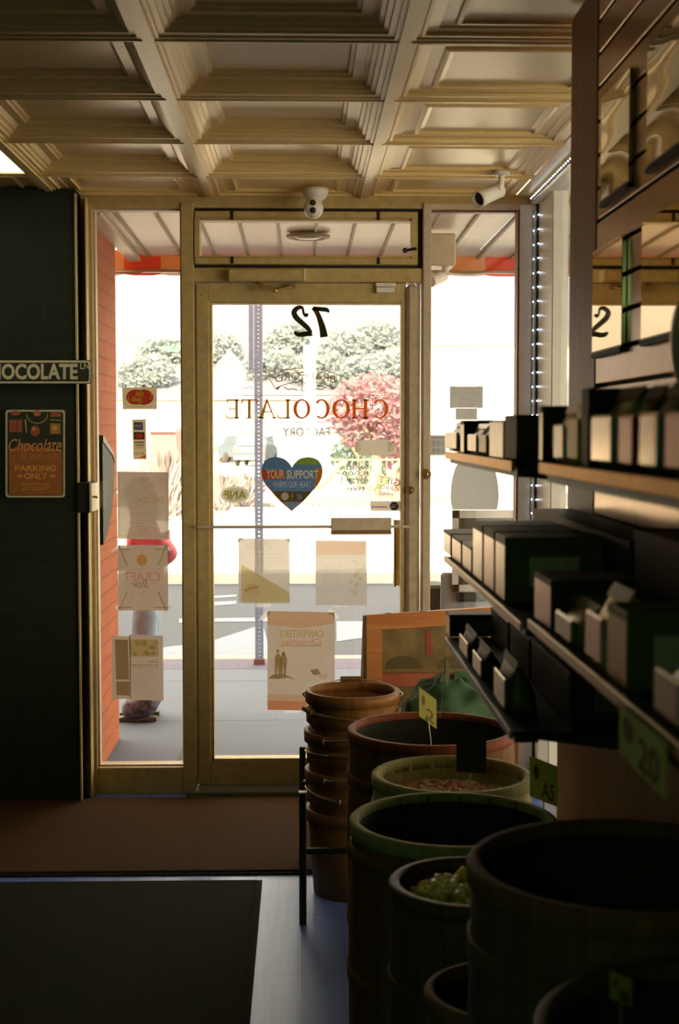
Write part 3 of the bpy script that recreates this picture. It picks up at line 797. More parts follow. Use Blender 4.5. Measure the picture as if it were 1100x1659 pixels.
# door: number 72, mirrored
IN72 = ink('olive lettering', (.012, .010, .003)); LR = papermat('red brown lettering', (.46, .085, .012), .5); LB = papermat('brown lettering', (.34, .15, .02), .5); LT = papermat('thin brown lettering', (.26, .15, .08), .5)
def smooth(pts, n=5):
    out = []
    for i in range(len(pts) - 1):
        p0 = pts[max(i - 1, 0)]; p1 = pts[i]; p2 = pts[i + 1]; p3 = pts[min(i + 2, len(pts) - 1)]
        for k in range(n):
            t = k / n
            out.append(tuple(.5 * (2 * b1 + (c - a) * t + (2 * a - 5 * b1 + 4 * c - d) * t * t + (3 * b1 - a - 3 * c + d) * t ** 3) for a, b1, c, d in zip(p0, p1, p2, p3)))
    out.append(pts[-1]); return out
mb = MB()
q = smooth([(498.5, 508, 4), (495.5, 511, 6), (492, 507.5, 4), (490, 499, 5), (483, 498.5, 7), (476.5, 505, 8.5), (479.5, 514, 9), (489, 523, 8.5), (499, 532, 7.5), (505, 540, 5)])
mb.strip([(a, b2) for a, b2, c in q], 0, YD, 0, widths=[c for a, b2, c in q])
q = smooth([(477, 537, 4), (481, 541, 7), (489, 542, 8), (497, 540.5, 8), (504, 542, 6), (506, 541, 4)])
mb.strip([(a, b2) for a, b2, c in q], 0, YD - .0003, 0, widths=[c for a, b2, c in q])
q = smooth([(533, 506, 3), (529, 502, 7), (521, 501, 7), (512, 500, 7), (507, 499, 6)]); mb.strip([(a, b2) for a, b2, c in q], 0, YD, 0, widths=[c for a, b2, c in q])
q = smooth([(507, 498, 7), (513, 506, 8), (519, 520, 9), (523, 534, 11), (525, 546, 12.5)]); mb.strip([(a, b2) for a, b2, c in q], 0, YD - .0003, 0, widths=[c for a, b2, c in q])
mb.build('number_decal', [IN72], loc=(xa(504, YD), YD, za(520, YD)), label='dark number 72 seen mirrored at the top of the door glass', cat='window lettering')
# door: shop name lettering
def serif(mb, ch, x0, x1, y0, y1, Y, m):
    """roman capital; already mirrored so that it reads from the street"""
    W = x1 - x0; H = y1 - y0
    def U(u, v): return (x1 - u * W, y1 - v * H)
    def pol(*p): mb.pp([U(a, b2) for a, b2 in p], Y, m)
    th = .20; tn = .07; sf = .075
    if ch in 'HLETI':
        pol((.08, 0), (.08 + th, 0), (.08 + th, 1), (.08, 1)); pol((0, 0), (.34, 0), (.34, sf), (0, sf)); pol((0, 1 - sf), (.34, 1 - sf), (.34, 1), (0, 1))
    if ch == 'H': pol((.76, 0), (.76 + th, 0), (.76 + th, 1), (.76, 1)); pol((.67, 0), (1, 0), (1, sf), (.67, sf)); pol((.67, 1 - sf), (1, 1 - sf), (1, 1), (.67, 1)); pol((.25, .47), (.76, .47), (.76, .55), (.25, .55))
    if ch == 'L': pol((.3, 0), (.95, 0), (1, .28), (.94, .28), (.88, .06), (.3, .06))
    if ch == 'E':
        pol((.3, 0), (.94, 0), (1, .26), (.94, .26), (.88, .06), (.3, .06)); pol((.3, .94), (.84, .94), (.88, .78), (.94, .78), (.93, 1), (.3, 1)); pol((.25, .48), (.7, .48), (.7, .53), (.25, .53)); pol((.67, .38), (.72, .38), (.72, .63), (.67, .63))
    if ch == 'T': pass
    if ch == 'A':
        pol((.62, 1), (.47, 1), (.02, 0), (.10, 0)) if False else pol((.08, 0), (.14, 0), (.53, .86), (.48, .98)); pol((.46, 1), (.56, 1), (.95, 0), (.74, 0)); pol((.25, .32), (.72, .32), (.70, .38), (.28, .38)); pol((0, 0), (.24, 0), (.24, sf), (0, sf)); pol((.66, 0), (1, 0), (1, sf), (.66, sf))
    if ch in 'OC':
        n = 28; rng = range(n) if ch == 'O' else range(3, n - 4)
        pts_o = [(.5 + .5 * math.cos(2 * PI * k / n), .5 + .51 * math.sin(2 * PI * k / n)) for k in range(n)]
        pts_i = [(.5 + .30 * math.cos(2 * PI * k / n), .5 + .44 * math.sin(2 * PI * k / n)) for k in range(n)]
        for k in rng: pol(pts_o[k], pts_o[(k + 1) % n], pts_i[(k + 1) % n], pts_i[k])
        if ch == 'C': pol((.90, .66), (.95, .66), (.95, .97), (.90, .97)); pol((.90, .05), (.95, .08), (.96, .28), (.93, .28))
mb = MB()
bounds = [('C', 602, 629), ('H', 570, 597), ('O', 538, 567), ('C', 508, 534), ('O', 475, 503), ('L', 449, 470), ('A', 418, 448), ('T', 391, 417), ('E', 366, 387)]
for k, (ch, a, b2) in enumerate(bounds):
    mm = 0 if k < 5 else 1
    if ch == 'T':
        def U(u, v, a=a, b2=b2): return (b2 - u * (b2 - a), 678 - v * 31)
        for p in (((.42, 0), (.60, 0), (.60, 1), (.42, 1)), ((.32, 0), (.70, 0), (.70, .05), (.32, .05)), ((0, .95), (1, .95), (1, 1), (0, 1)), ((0, .76), (.05, .76), (.10, .95), (0, .95)), ((.95, .76), (1, .76), (1, .95), (.90, .95))):
            mb.pp([U(*q_) for q_ in p], YD, mm)
    else: serif(mb, ch, a, b2, 647, 678, YD, mm)
mb.dots([(367 + 2.9 * k, 640.5) for k in range(91)], .8, YD, 2); mb.dots([(367 + 2.9 * k, 684) for k in range(91)], .8, YD, 2)
# banner with BRADFORD on an arc
def arc(px, py, amp=13, cx=494, hw=56): return (px, py + amp * ((px - cx) / hw) ** 2)
mb.text('BRADFORD', 446, 602, 543, 614, YD, 3, mirror=True, fn=lambda x, y: arc(x, y, 9))
top = [arc(434 + 6 * k, 596, 14, 494, 60) for k in range(21)]; bot = [arc(446 + 4.8 * k, 618, 12, 494, 50) for k in range(21)]
mb.strip(top, 1.2, YD, 3); mb.strip(bot, 1.2, YD, 3); mb.strip([top[0], bot[0]], 1.1, YD, 3); mb.strip([top[-1], bot[-1]], 1.1, YD, 3)
for sgn in (-1, 1):
    cx = 494
    mb.pp([(cx + sgn * 48, 630), (cx + sgn * 38, 624), (cx + sgn * 44, 632)][::sgn], YD, 3)
    mb.strip(smooth([(cx + sgn * 34, 627), (cx + sgn * 27, 631), (cx + sgn * 20, 630), (cx + sgn * 12, 632)]), 1.6, YD, 3)
    mb.strip(smooth([(cx + sgn * 118, 624), (cx + sgn * 112, 628), (cx + sgn * 104, 624), (cx + sgn * 96, 629), (cx + sgn * 88, 626), (cx + sgn * 84, 631)]), .7, YD, 4)
    for k in range(5): mb.strip([(cx, 622 + k * 3), (cx + sgn * (3 + k * 1.2), 619 + k * 3.2)], 1.1, YD, 3)
mb.dots([(494, y) for y in (620, 624, 628, 632, 636, 690)], 1.2, YD, 2)
# dotted outline
o_ = smooth([(355, 665), (355, 640), (362, 622), (380, 615), (420, 615), (436, 606), (462, 592), (494, 588), (526, 592), (552, 606), (568, 615), (610, 615), (628, 622), (636, 640), (636, 665), (634, 690), (620, 700), (590, 702), (570, 704), (550, 714), (520, 720), (494, 721), (468, 720), (440, 714), (420, 704), (400, 702), (370, 700), (357, 688), (355, 665)], 9)
for k in range(0, len(o_) - 1, 1):
    mb.dots([o_[k]], .75, YD, 4)
mb.text('FACTORY', 458, 693, 534, 707, YD, 5, mirror=True); mb.strip([(428, 695), (452, 695)], .9, YD, 4); mb.strip([(538, 695), (566, 695)], .9, YD, 4)
mb.build('shop_lettering', [LR, LB, papermat('dot lettering', (.32, .13, .05), .5), LT, papermat('faint outline', (.38, .30, .22), .5), papermat('teal lettering', (.30, .34, .25), .5)], loc=(xa(494, YD), YD, za(660, YD)), label='large shop name lettering with banner seen mirrored on the door glass', cat='window lettering')

# heart sticker
mb = MB(); cx = 473
HL = [(473, 757), (469, 751), (462, 744.5), (453, 741), (443, 740.5), (434, 743.5), (427, 750), (423.5, 760), (424, 770), (427, 779), (433, 788), (441, 797), (449, 806), (457, 814), (465, 821), (473, 828)]
HL = smooth(HL, 3); HR = [(2 * cx - x, y) for x, y in HL]
def clip(poly, y0, y1):
    def half(P_, keep, yy):
        out = []
        for i in range(len(P_)):
            a, b2 = P_[i], P_[(i + 1) % len(P_)]
            ka, kb = keep(a), keep(b2)
            if ka: out.append(a)
            if ka != kb: t = (yy - a[1]) / (b2[1] - a[1]); out.append((a[0] + (b2[0] - a[0]) * t, yy))
        return out
    P_ = half(poly, lambda p: p[1] >= y0, y0)
    return half(P_, lambda p: p[1] <= y1, y1) if P_ else []
def clipx(poly, x0, x1): return [(x, y) for y, x in clip([(y, x) for x, y in poly], x0, x1)]
Yh = YD - .001
LH, RH = HL, HR[::-1]
fills = [(740, 757, LH, 0), (740, 753, RH, 1), (753, 759, RH, 0), (757, 796, LH, 0), (759, 796, RH, 0), (796, 813, LH, 2), (796, 813, RH, 2), (813, 829, LH, 3), (813, 829, RH, 3)]
for a, b2, S, mm in fills:
    p = clip(S, a, b2)
    if len(p) > 2: mb.pp(p, Yh, mm)
p = clipx(clip(LH, 761, 777), 400, 462); mb.pp(p, Yh - .0002, 4)
p = clipx(clip(RH, 758, 784), 511, 540); mb.pp(p, Yh - .0002, 5)
p = clipx(clip(RH, 784, 792), 508, 540); mb.pp(p, Yh - .0002, 5)
mb.strip([HL[k] for k in range(26, len(HL))], 1.5, Yh - .0003, 4)
mb.text('YOUR', 431, 760.5, 461, 775.5, Yh - .0005, 7, bold=.03); mb.text('SUPPORT', 464.5, 761.5, 516, 776, Yh - .0005, 7, bold=.03)
mb.text('WARMS OUR HEART', 442, 780, 504, 790, Yh - .0005, 6)
mb.ell(461.5, 804, 6.2, 6.2, Yh - .0005, 6); lines(mb, 457, 466, [801, 804, 807], Yh - .0007, 2, .7); mb.prect(472, 801, 475, 802, Yh - .0005, 6); mb.prect(472, 804, 475, 805, Yh - .0005, 6)
mb.prect(478, 798, 490, 810, Yh - .0005, 0); mb.text('LOCAL', 480, 799.5, 489, 804, Yh - .0007, 6); mb.text('LIFE', 481, 804.5, 489, 809, Yh - .0007, 6)
pm = lambda n, c: papermat('heart ' + n, c, .42)
mb.build('heart_sticker', [pm('blue', (.055, .105, .19)), pm('green', (.11, .17, .03)), pm('brown', (.06, .045, .012)), pm('slate', (.10, .13, .20)), pm('red', (.75, .12, .04)), pm('orange', (.80, .28, .03)), papermat('heart white', (.85, .80, .70), .45), papermat('heart cream', (.95, .85, .62), .45)],
         loc=(xa(473, YD), YD, za(784, YD)), label='blue heart shaped sticker reading YOUR SUPPORT on the door', cat='sticker')
# other door stickers
mb = MB(); ST2 = papermat('grey sticker', (.62, .62, .55), .5, .1)
mb.ell(381, 801.5, 24, 14.5, YD - .0002); mb.ell(381, 801.5, 21, 11.5, YD - .0007, 1); mb.text('ANF', 363, 795, 399, 808, YD - .0012, 2, mirror=True, bold=.03)
mb.build('oval_sticker', [ST2, papermat('pale olive', (.70, .70, .55), .5, .1), papermat('olive yellow', (.62, .52, .12), .45)], loc=(xa(381, YD), YD, za(801, YD)), label='grey oval sticker with mirrored letters low on the left of the door', cat='sticker')
mb = MB(); mb.pp([(573, 724), (577, 716), (584, 714), (588, 712), (600, 713), (612, 711.5), (628, 712), (632, 714), (638, 719), (640, 726), (636, 733), (629, 737), (622, 738), (610, 737.5), (596, 738.5), (586, 738), (577, 733)], YD)
for x in (580, 632): lines(mb, x - 5, x + 5, [718, 721, 724, 727, 730], YD - .0006, 1, 1.3, .4)
mb.build('plaque_sticker', [papermat('tan grey sticker', (.58, .52, .42), .4), ink('gold ink', (.60, .45, .08))], loc=(xa(607, YD), YD, za(725, YD)), label='rounded tan grey sticker at the upper right of the heart', cat='sticker')
mb = MB(); I_g = papermat('grey letters', (.36, .35, .32), .5)
for k, (s_, x0, x1) in enumerate((('wilds', 553, 593), ('coop', 554, 592), ('era', 566, 592), ('tive', 562, 592))):
    mb.text(s_, x0, 752 + k * 11.5, x1, 761.5 + k * 11.5, YD, 0, mirror=True, bold=.015)
mb.build('coop_lettering', [I_g], loc=(xa(573, YD), YD, za(774, YD)), label='faint grey mirrored lettering in four lines right of the heart', cat='window lettering')
mb = MB(); mb.pp([(612, 768), (650, 776), (643, 810), (605, 803)], YD); rot = lambda x, y: (x - (y - 790) * .2, y + (x - 628) * .2)
mb.text('GIFT', 612, 774, 646, 785, YD - .0006, 1, mirror=True, fn=rot); mb.text('CARDS', 610, 787, 646, 794, YD - .0006, 1, mirror=True, fn=rot); mb.text('HERE', 616, 797, 638, 802, YD - .0006, 1, mirror=True, fn=rot)
mb.build('gift_card_sticker', [ink('clear film', (.75, .72, .68)), papermat('pale red print', (.50, .28, .22), .5)], loc=(xa(628, YD), YD, za(789, YD)), label='tilted clear GIFT CARDS HERE sticker near the lock stile', cat='sticker')
mb = MB(); mb.prect(600, 812, 648, 828, YD); mb.ell(638.5, 820, 7, 7, YD - .0006, 1); mb.text('ADT', 633, 817, 644, 823, YD - .001, 0, bold=.02, shear=.3); mb.text('monitored by', 602, 819, 627, 824, YD - .0006, 1, mirror=True, bold=.02)
mb.build('alarm_sticker', [papermat('pinkish sticker', (.58, .48, .42), .45), MATS['print black']], loc=(xa(624, YD), YD, za(820, YD)), label='small strip sticker with round dark emblem above the push bar', cat='sticker')
# door flyers
mb = paper(386, 872, 469, 977, YD, 1); Yk = YD - .0006
tapes(mb, [(386, 875, 14, 6, -40), (469, 875, 14, 6, 40), (426, 981, 24, 5, 0)], YD - .0004, 4)
mb.pp([(391, 914), (469, 960), (469, 976), (391, 976)], Yk, 1); mb.ell(408, 957, 13, 12, Yk - .0004, 5); mb.strip(smooth([(396, 958), (406, 953), (419, 951)]), 4, Yk - .0008, 2)
mb.text('HOLIDAY', 404, 877, 442, 883, Yk, 3, mirror=True); mb.text('FRUITCAKE', 398, 885, 440, 892, Yk, 3, mirror=True); lines(mb, 400, 462, [898, 904, 908, 912], Yk, 3, .8)
mb.build('flyer', [PAPERW, I_ol, I_or, I_lt, TAPE, ink('pale disc', (1.0, .95, .88))], loc=(xa(427, YD), YD, za(925, YD)), label='flyer with olive triangle under the push bar, left on the door', cat='flyer')
mb = paper(511, 875, 594, 980, YD, 1)
tapes(mb, [(507, 884, 12, 6, -60), (526, 872, 10, 5, 0), (586, 873, 12, 5, 30), (598, 882, 8, 6, 60), (553, 981, 28, 3, -2)], YD - .0004, 3)
mb.prect(513, 878, 592, 899, Yk, 1); lines(mb, 517, 560, [903], Yk, 2, 1.2, 0); lines(mb, 520, 556, [916 + 3.6 * k for k in range(13)], Yk, 2, .8)
for k in range(14): mb.ell(random.gauss(579, 6), 910 + k * 4, random.uniform(2, 5), random.uniform(2, 4), Yk - .0001 * k, 4, 8)
mb.build('flyer', [PAPERW, ink('salmon ink', (.95, .78, .66)), I_lt, TAPE, ink('leaf ink', (.92, .86, .76))], loc=(xa(552, YD), YD, za(928, YD)), label='flyer with salmon band under the push bar, right on the door', cat='flyer')
mb = paper(433, 990, 542, 1150, YD, 2)
tapes(mb, [(430, 997, 20, 7, -45), (540, 995, 20, 7, 40), (474, 1153, 26, 4, 0)], YD - .0004, 4)
mb.pp([(433, 990), (542, 992), (542, 1010), (490, 1018), (433, 1012)], Yk, 1); mb.pp([(433, 1124), (542, 1128), (542, 1152), (433, 1150)], Yk, 1); mb.pp([(433, 1135), (542, 1138), (542, 1152), (433, 1150)], Yk - .0003, 2)
mb.text("CARPENTER'S", 453, 1020, 524, 1033, Yk, 3, mirror=True, bold=.02); mb.text('Christmas', 455, 1035, 521, 1044, Yk, 2, mirror=True, shear=.3, bold=.02); mb.prect(452, 1045, 522, 1047, Yk, 3)
for fx in (450, 459):
    mb.ell(fx, 1055 + (fx - 450) * .4, 2.6, 3, Yk, 5); mb.pp([(fx - 5, 1067), (fx - 2, 1059), (fx + 3, 1059), (fx + 6, 1068), (fx + 4, 1093), (fx + 1, 1093), (fx, 1076), (fx - 1.5, 1093), (fx - 4.5, 1093)], Yk, 5)
mb.pp([(434, 1099), (442, 1093), (460, 1092), (480, 1101), (466, 1098), (450, 1100)], Yk - .0003, 5)
lines(mb, 478, 524, [1057, 1064, 1069, 1078, 1084], Yk, 6, .8); mb.pp([(502, 1086), (514, 1083), (520, 1092), (508, 1094)], Yk, 5); mb.ell(523, 1096, 8, 4, Yk, 6)
mb.build('flyer', [PAPER, ink('peach ink', (.97, .76, .58)), ink('coral ink', (.96, .66, .52)), I_ol, TAPE, I_dk, I_lt], loc=(xa(488, YD), YD, za(1070, YD)), label='tall peach poster with two figures low on the door, behind the baskets', cat='poster')
# right window items
GP = papermat('grey sign back', (.36, .35, .33), .6)
mb = MB(); mb.prect(729, 626, 782, 661, YP); mb.prect(738, 661.5, 773, 680, YP + .0003); mb.strip([(745 + 12 * (1 - math.cos(a / 10 * PI)), 652 - 6 * math.sin(a / 10 * PI)) for a in range(11)], 1, YP - .0005, 1); lines(mb, 744, 768, [655, 657], YP - .0005, 1, .7, 0)
mb.build('window_card', [GP, I_lt], loc=(xa(755, YP), YP, za(650, YP)), label='small grey card back high in the right window', cat='sign')
mb = MB(); mb.prect(697, 705, 722, 738, YP)
for k in range(3):
    for j in range(2): mb.prect(700 + k * 7.5, 714 + j * 12, 706 + k * 7.5, 723 + j * 12, YP - .0005, 1)
mb.prect(699, 707, 720, 711, YP - .0005, 1)
mb.build('card_grid_sticker', [GP, ink('grid ink', (.75, .76, .80))], loc=(xa(710, YP), YP, za(722, YP)), label='grey grid sticker at the left edge of the right window', cat='sticker')
mb = MB(); mb.pp([(769 + 39 * math.sin(t), 800 - 70 * math.cos(t)) for t in [-1.95 + 3.9 * k / 30 for k in range(31)]], YP, 0)
mb.build('oval_window_sign', [GP], loc=(xa(769, YP), YP, za(790, YP)), label='large grey oval sign back in the right window', cat='sign')

# ================================================================== MATS AND FLOOR ITEMS
def mattex(name, c):
    return mat(name, c, .95, .25, 160, bump=.6, spec=.1)
x0, x1 = -1.28, 0.14
mb = MB(); mb.box(x0, x1, 4.685, 5.64, .001, .012, 0, bev=.004)
mt = empty('door_mat', (-.4, 5.1, 0), 'brown door mat lying right in front of the door', 'mat')
mb.build('mat_pile', mattex('brown mat', (.085, .040, .014)), mt)
MB().box(x0 - .02, x1 + .02, 4.665, 5.66, .0005, .006, 0, bev=.002).build('mat_border', mattex('mat rubber', (.03, .025, .02)), mt)
mt = empty('door_mat', (-1.2, 3.5, 0), 'dark runner mat in the left foreground of the floor', 'mat')
mb = MB(); mb.box(-1.9, -.150, 2.2, 4.585, .001, .012, 0, bev=.004); mb.build('mat_pile', mattex('dark mat', (.022, .024, .012)), mt)
MB().box(-1.92, -.130, 2.18, 4.60, .0005, .006, 0, bev=.002).build('mat_border', MATS['mat rubber'], mt)

# ================================================================== BARRELS AND BASKETS
WB = woodmat('barrel stave brown', (.11, .048, .013), (.17, .08, .022), .7, (40, 40, 2), spec=.2)
WBR = woodmat('barrel red brown', (.17, .045, .018), (.23, .065, .026), .65, (40, 40, 2), spec=.25)
WGR = woodmat('barrel green lining', (.26, .24, .085), (.34, .32, .12), .8, (40, 40, 2), spec=.2)
WDK = woodmat('barrel dark', (.055, .035, .015), (.09, .06, .025), .6, (40, 40, 2))
WBK = woodmat('basket veneer', (.20, .075, .018), (.28, .12, .03), .5, (40, 40, 2))
WIRE = mat('handle wire', (.5, .45, .35), .3, metal=.9)
def barrel(label, x, y, r, zt, wood, rimm, depth=.16, hoops=(.86, .55, .3), bulge=.008, band=None, rimh=.030, t=.018, shade_liner=False):
    e_ = empty('wooden_barrel', (x, y, 0), label, 'barrel', 'wooden barrels along the wall')
    prof = []
    for k in range(13):
        u = k / 12; prof.append((r - .005 + bulge * math.sin(PI * min(1, u * 1.0)), u * (zt - .004)))
    out_ = prof + [(r - t, zt - .004), (r - t - .002, zt - depth - .03), (0, zt - depth - .03)]
    wob = lambda i: .994 if i % 5 == 0 else 1.0
    mb = MB(); mb.lathe(out_, seg=90, wob=wob); part(mb, 'stave_body', wood, e_)
    mb = MB(); mb.lathe([(r - .004, zt - rimh), (r + .001, zt - rimh + .003), (r + .001, zt - .004), (r - .004, zt), (r - t + .002, zt), (r - t - .001, zt - .006), (r - t - .001, zt - rimh)], seg=72, close=True); part(mb, 'rim', rimm, e_)
    if shade_liner:
        mb = MB(); mb.lathe([(r - t - .003, zt - .018), (r - t - .005, zt - depth - .02), (0, zt - depth - .02), (0, zt - depth - .024), (r - t - .0015, zt - depth - .024), (r - t - .0012, zt - .018)], seg=60); part(mb, 'shade_liner', BLKP, e_)  # black shell standing in for the shade inside the barrel
    for h in hoops:
        zz = zt * h; rr = r - .005 + bulge * math.sin(PI * h)
        mb = MB(); mb.lathe([(rr, zz - .016), (rr + .003, zz - .015), (rr + .003, zz + .015), (rr, zz + .016)], seg=72); part(mb, 'hoop', band or wood, e_)
    return e_
BARR = {}
b2_ = barrel('red brown barrel with empty dark mouth behind the pale rimmed barrel', .360, 3.90, .232, .655, WB, WBR, .20, (.80, .5, .2), shade_liner=True)
b3_ = barrel('pale green rimmed barrel with pinkish sweets inside', .368, 3.44, .196, .640, WGR, WGR, .085, (.87, .5, .2), band=WGR, rimh=.03)
b4_ = barrel('wide dark barrel with olive rim in front of the pale rimmed barrel', .325, 3.0, .222, .650, WB, WGR, .2, (.90, .50, .2), band=WB, shade_liner=True)
b5_ = barrel('smaller dark barrel heaped with yellow sweets', .312, 2.56, .152, .655, WDK, WDK, .075, (.72, .4), bulge=.006)
b6_ = barrel('largest dark barrel at the right foreground under the shelves', .415, 1.76, .205, .935, WDK, WB, .2, (.885, .6, .3), band=WDK, bulge=.006, shade_liner=True)
b7_ = barrel('dark barrel at the bottom edge, left of the largest one', .309, 2.115, .122, .63, WDK, WB, .2, (.7, .4), bulge=.004, t=.014, shade_liner=True)
b8_ = barrel('dark barrel cut off by the bottom right corner', .415, 1.33, .19, .902, WDK, WDK, .2, (.8, .5), bulge=.006, shade_liner=True)
# contents
def heap(name, x, y, r, z, n, ms, label, cat, rmin, rmax, hgt):
    mb = MB(); mb.lathe([(r, -.02), (r * .98, -.005), (0, hgt * .6)], c=(x, y, z), seg=32, m=len(ms) - 1)
    for k in range(n):
        a = random.random() * 2 * PI; q = r * .93 * math.sqrt(random.random()); rr = random.uniform(rmin, rmax)
        mb.ball((x + q * math.cos(a), y + q * math.sin(a), z + (1 - q / r) * hgt + random.uniform(-.004, .008)), rr, random.randrange(len(ms)), 7, 5, (random.uniform(.7, 1.3), random.uniform(.7, 1.3), random.uniform(.6, 1.1)), .15)
    mb.build(name, ms, loc=(x, y, z), label=label, cat=cat, kind='stuff')
heap('wrapped_sweets', .368, 3.44, .171, .575, 300, [mat('sweet pink', (.55, .26, .18), .5), mat('sweet tan', (.60, .38, .18), .5), mat('sweet rose', (.50, .20, .14), .5)], 'pinkish tan sweets filling the pale rimmed barrel', 'sweets', .008, .013, .02)
heap('wrapped_sweets', .312, 2.56, .128, .606, 280, [mat('sweet yellow', (.85, .72, .10), .35), mat('sweet lemon', (.85, .78, .32), .35), mat('sweet gold', (.62, .45, .06), .35)], 'yellow sweets heaped in the smaller dark barrel', 'sweets', .008, .013, .062)

# stand and nested baskets
st = empty('metal_stand', (.0, 4.19, 0), 'low black metal stand with a thin leg in front of the baskets', 'stand')
def leg(x, y):
    return part(MB().box(x - .011, x + .011, y - .011, y + .011, 0, .40, bev=.002), 'leg', BLACK, st)
for x, y in ((.003, 0), (.325, .0), (.003, .62), (.325, .62)): leg(x, y)
mb = MB(); mb.box(.003, .325, -.008, .008, .215, .232); mb.box(.003, .325, .612, .628, .215, .232); mb.box(-.005, .011, 0, .62, .215, .232); mb.box(.317, .333, 0, .62, .215, .232)
part(mb, 'frame', BLACK, st)
part(MB().box(-.009, .015, -.012, .012, .40, .404), 'leg_cap', WHITE, st, label='pale cap on the front left leg')
def basket():
    e_ = empty('wooden_basket', (.163, 4.50, .377), 'x', 'basket', 'nested bushel baskets')
    R0, H = .148, .275
    mb = MB(); mb.lathe([(0, 0), (.124, 0), (R0 - .004, H), (R0 - .010, H), (.119, .006), (0, .006)], seg=60, wob=lambda i: 1.006 if (i // 5) % 2 else 1.0); part(mb, 'basket_body', WBK, e_)
    mb = MB(); mb.lathe([(R0 - .005, H - .035), (R0 + .003, H - .035), (R0 + .004, H), (R0 - .004, H + .002), (R0 - .012, H), (R0 - .012, H - .03)], seg=48, close=True); part(mb, 'rim_band', WBK, e_)
    pts = []
    for k in range(17):
        a = PI * k / 16; pts.append(((R0 + .008) * math.cos(a), (R0 + .010) * math.sin(a) * .98, H - .012 + .018 * math.sin(a)))
    mb = MB(); mb.tube(pts, .0022, seg=6); wv = part(mb, 'wire_handle', WIRE, e_)
    mb = MB(); mb.tube([(-.035, R0 + .008, H + .008), (.035, R0 + .008, H + .008)], .009, seg=10); part(mb, 'grip', WBK, wv)
    for sx_ in (-1, 1):
        mb = MB(); mb.tube([(sx_ * (R0 + .004), 0, H - .006), (sx_ * (R0 + .012), 0, H - .012), (sx_ * (R0 + .004), 0, H - .022)], .003, seg=6); part(mb, 'ear', WIRE, e_)
    return e_
bk0 = basket()
bl = ['topmost basket of the nested stack, with orange rim and wire handle', 'second basket from the top of the nested stack', 'third basket from the top of the nested stack', 'fourth basket from the top of the nested stack', 'fifth basket from the top of the nested stack', 'sixth basket from the top, just above the lowest', 'lowest basket of the nested stack, standing on the floor']
for k in range(7):
    o = bk0 if k == 0 else copy_tree(bk0)
    o.location = (.163 + (0, .003, -.004, .004, -.002, .003, 0)[k], 4.50, .377 - .0627 * k)
    o.rotation_euler.z = (0.0, PI * .62, -PI * .7, PI * .9, PI * 1.3, PI * .4, -PI * .3)[k]
    o['label'] = bl[k]

# wood framed display case behind the baskets
OW = woodmat('orange pine', (.50, .17, .045), (.62, .25, .07), .5, (3, 30, 30)); OWD = woodmat('dark case wood', (.07, .05, .025), (.11, .07, .03), .6)
Yc = 4.98
cs_ = empty('display_case', (xa(680, Yc), Yc, 0), 'orange wood framed case standing behind the baskets by the door', 'display case')
xx0 = xa(596, Yc); xx1 = xx0 + .49; zt0 = za(1003, Yc); zt1 = za(990, Yc)
tilt = .10
def slp(x, z): return (x, Yc + tilt * (z / zt0), z)
def board(mb, pts, th, m=0):
    """pts (x,z) on the sloping face, thickness along y"""
    vs = [slp(x, z) for x, z in pts] + [(x, Yc + th + tilt * (z / zt0), z) for x, z in pts]; n = len(pts)
    mb.add(vs, [list(range(n)), list(range(2 * n - 1, n - 1, -1))] + [[i, (i + 1) % n, n + (i + 1) % n, n + i] for i in range(n)], m)
fw = .055
mb = MB(); board(mb, [(xx0, zt0 - fw), (xx1, zt1 - fw), (xx1, zt1), (xx0, zt0)], .025); mb.build('top_rail', OW, cs_)
mb = MB(); board(mb, [(xx0, 0), (xx0 + fw, 0), (xx0 + fw, zt0 - fw + .001), (xx0, zt0 - fw)], .025); mb.build('left_rail', OW, cs_)
mb = MB(); board(mb, [(xx1 - fw, 0), (xx1, 0), (xx1, zt1 - fw), (xx1 - fw, zt1 - fw)], .025); mb.build('right_rail', OW, cs_)
zm = za(1098, Yc)
mb = MB(); board(mb, [(xx0 + fw, zm - .045), (xx1 - fw, zm - .045), (xx1 - fw, zm), (xx0 + fw, zm)], .025); mb.build('middle_rail', mat('red brown rail', (.40, .10, .04), .5), cs_)
mb = MB(); board(mb, [(xx0 + fw, 0), (xx1 - fw, 0), (xx1 - fw, zt1 - fw + .02), (xx0 + fw, zt0 - fw + .02)], .012); 
vs = mb.v; mb.v = [(x, y + .02, z) for x, y, z in vs]
xs_ = (xx0 + xx1) / 2 - .02
mb.add([slp(xs_ - .01, zm + .06), slp(xs_ + .01, zm + .06), slp(xs_ + .008, zt0 - fw), slp(xs_ - .012, zt0 - fw)], [[0, 1, 2, 3]], 1); mb.v[-4:] = [(x, y + .018, z) for x, y, z in mb.v[-4:]]
for k in range(2):
    cx_ = xs_ + (-.09, .10)[k]; mb.add([(cx_ + .07 * math.cos(a * PI / 10), Yc + .018 + tilt * ((zm + .03) / zt0), zm + .01 + .05 * math.sin(a * PI / 10)) for a in range(11)], [list(range(11))], 2)
mb.build('picture_panel', [mat('olive brown picture', (.20, .13, .04), .6, .4, 9), mat('picture red', (.32, .05, .03), .6), mat('picture dark', (.10, .07, .02), .6)], cs_)
mb = MB(); mb.prism([(Yc + .0, 0), (Yc + .70, 0), (Yc + tilt + .03, zt0 - .003), (Yc + tilt, zt0 - .003)], 'x', xx0 - .012, xx0); mb.build('side_panel', OWD, cs_)
mb = MB(); mb.prism([(Yc + .0, 0), (Yc + .70, 0), (Yc + tilt + .03, zt1 - .003), (Yc + tilt, zt1 - .003)], 'x', xx1, xx1 + .012); mb.build('side_panel', OWD, cs_)
mb = MB()
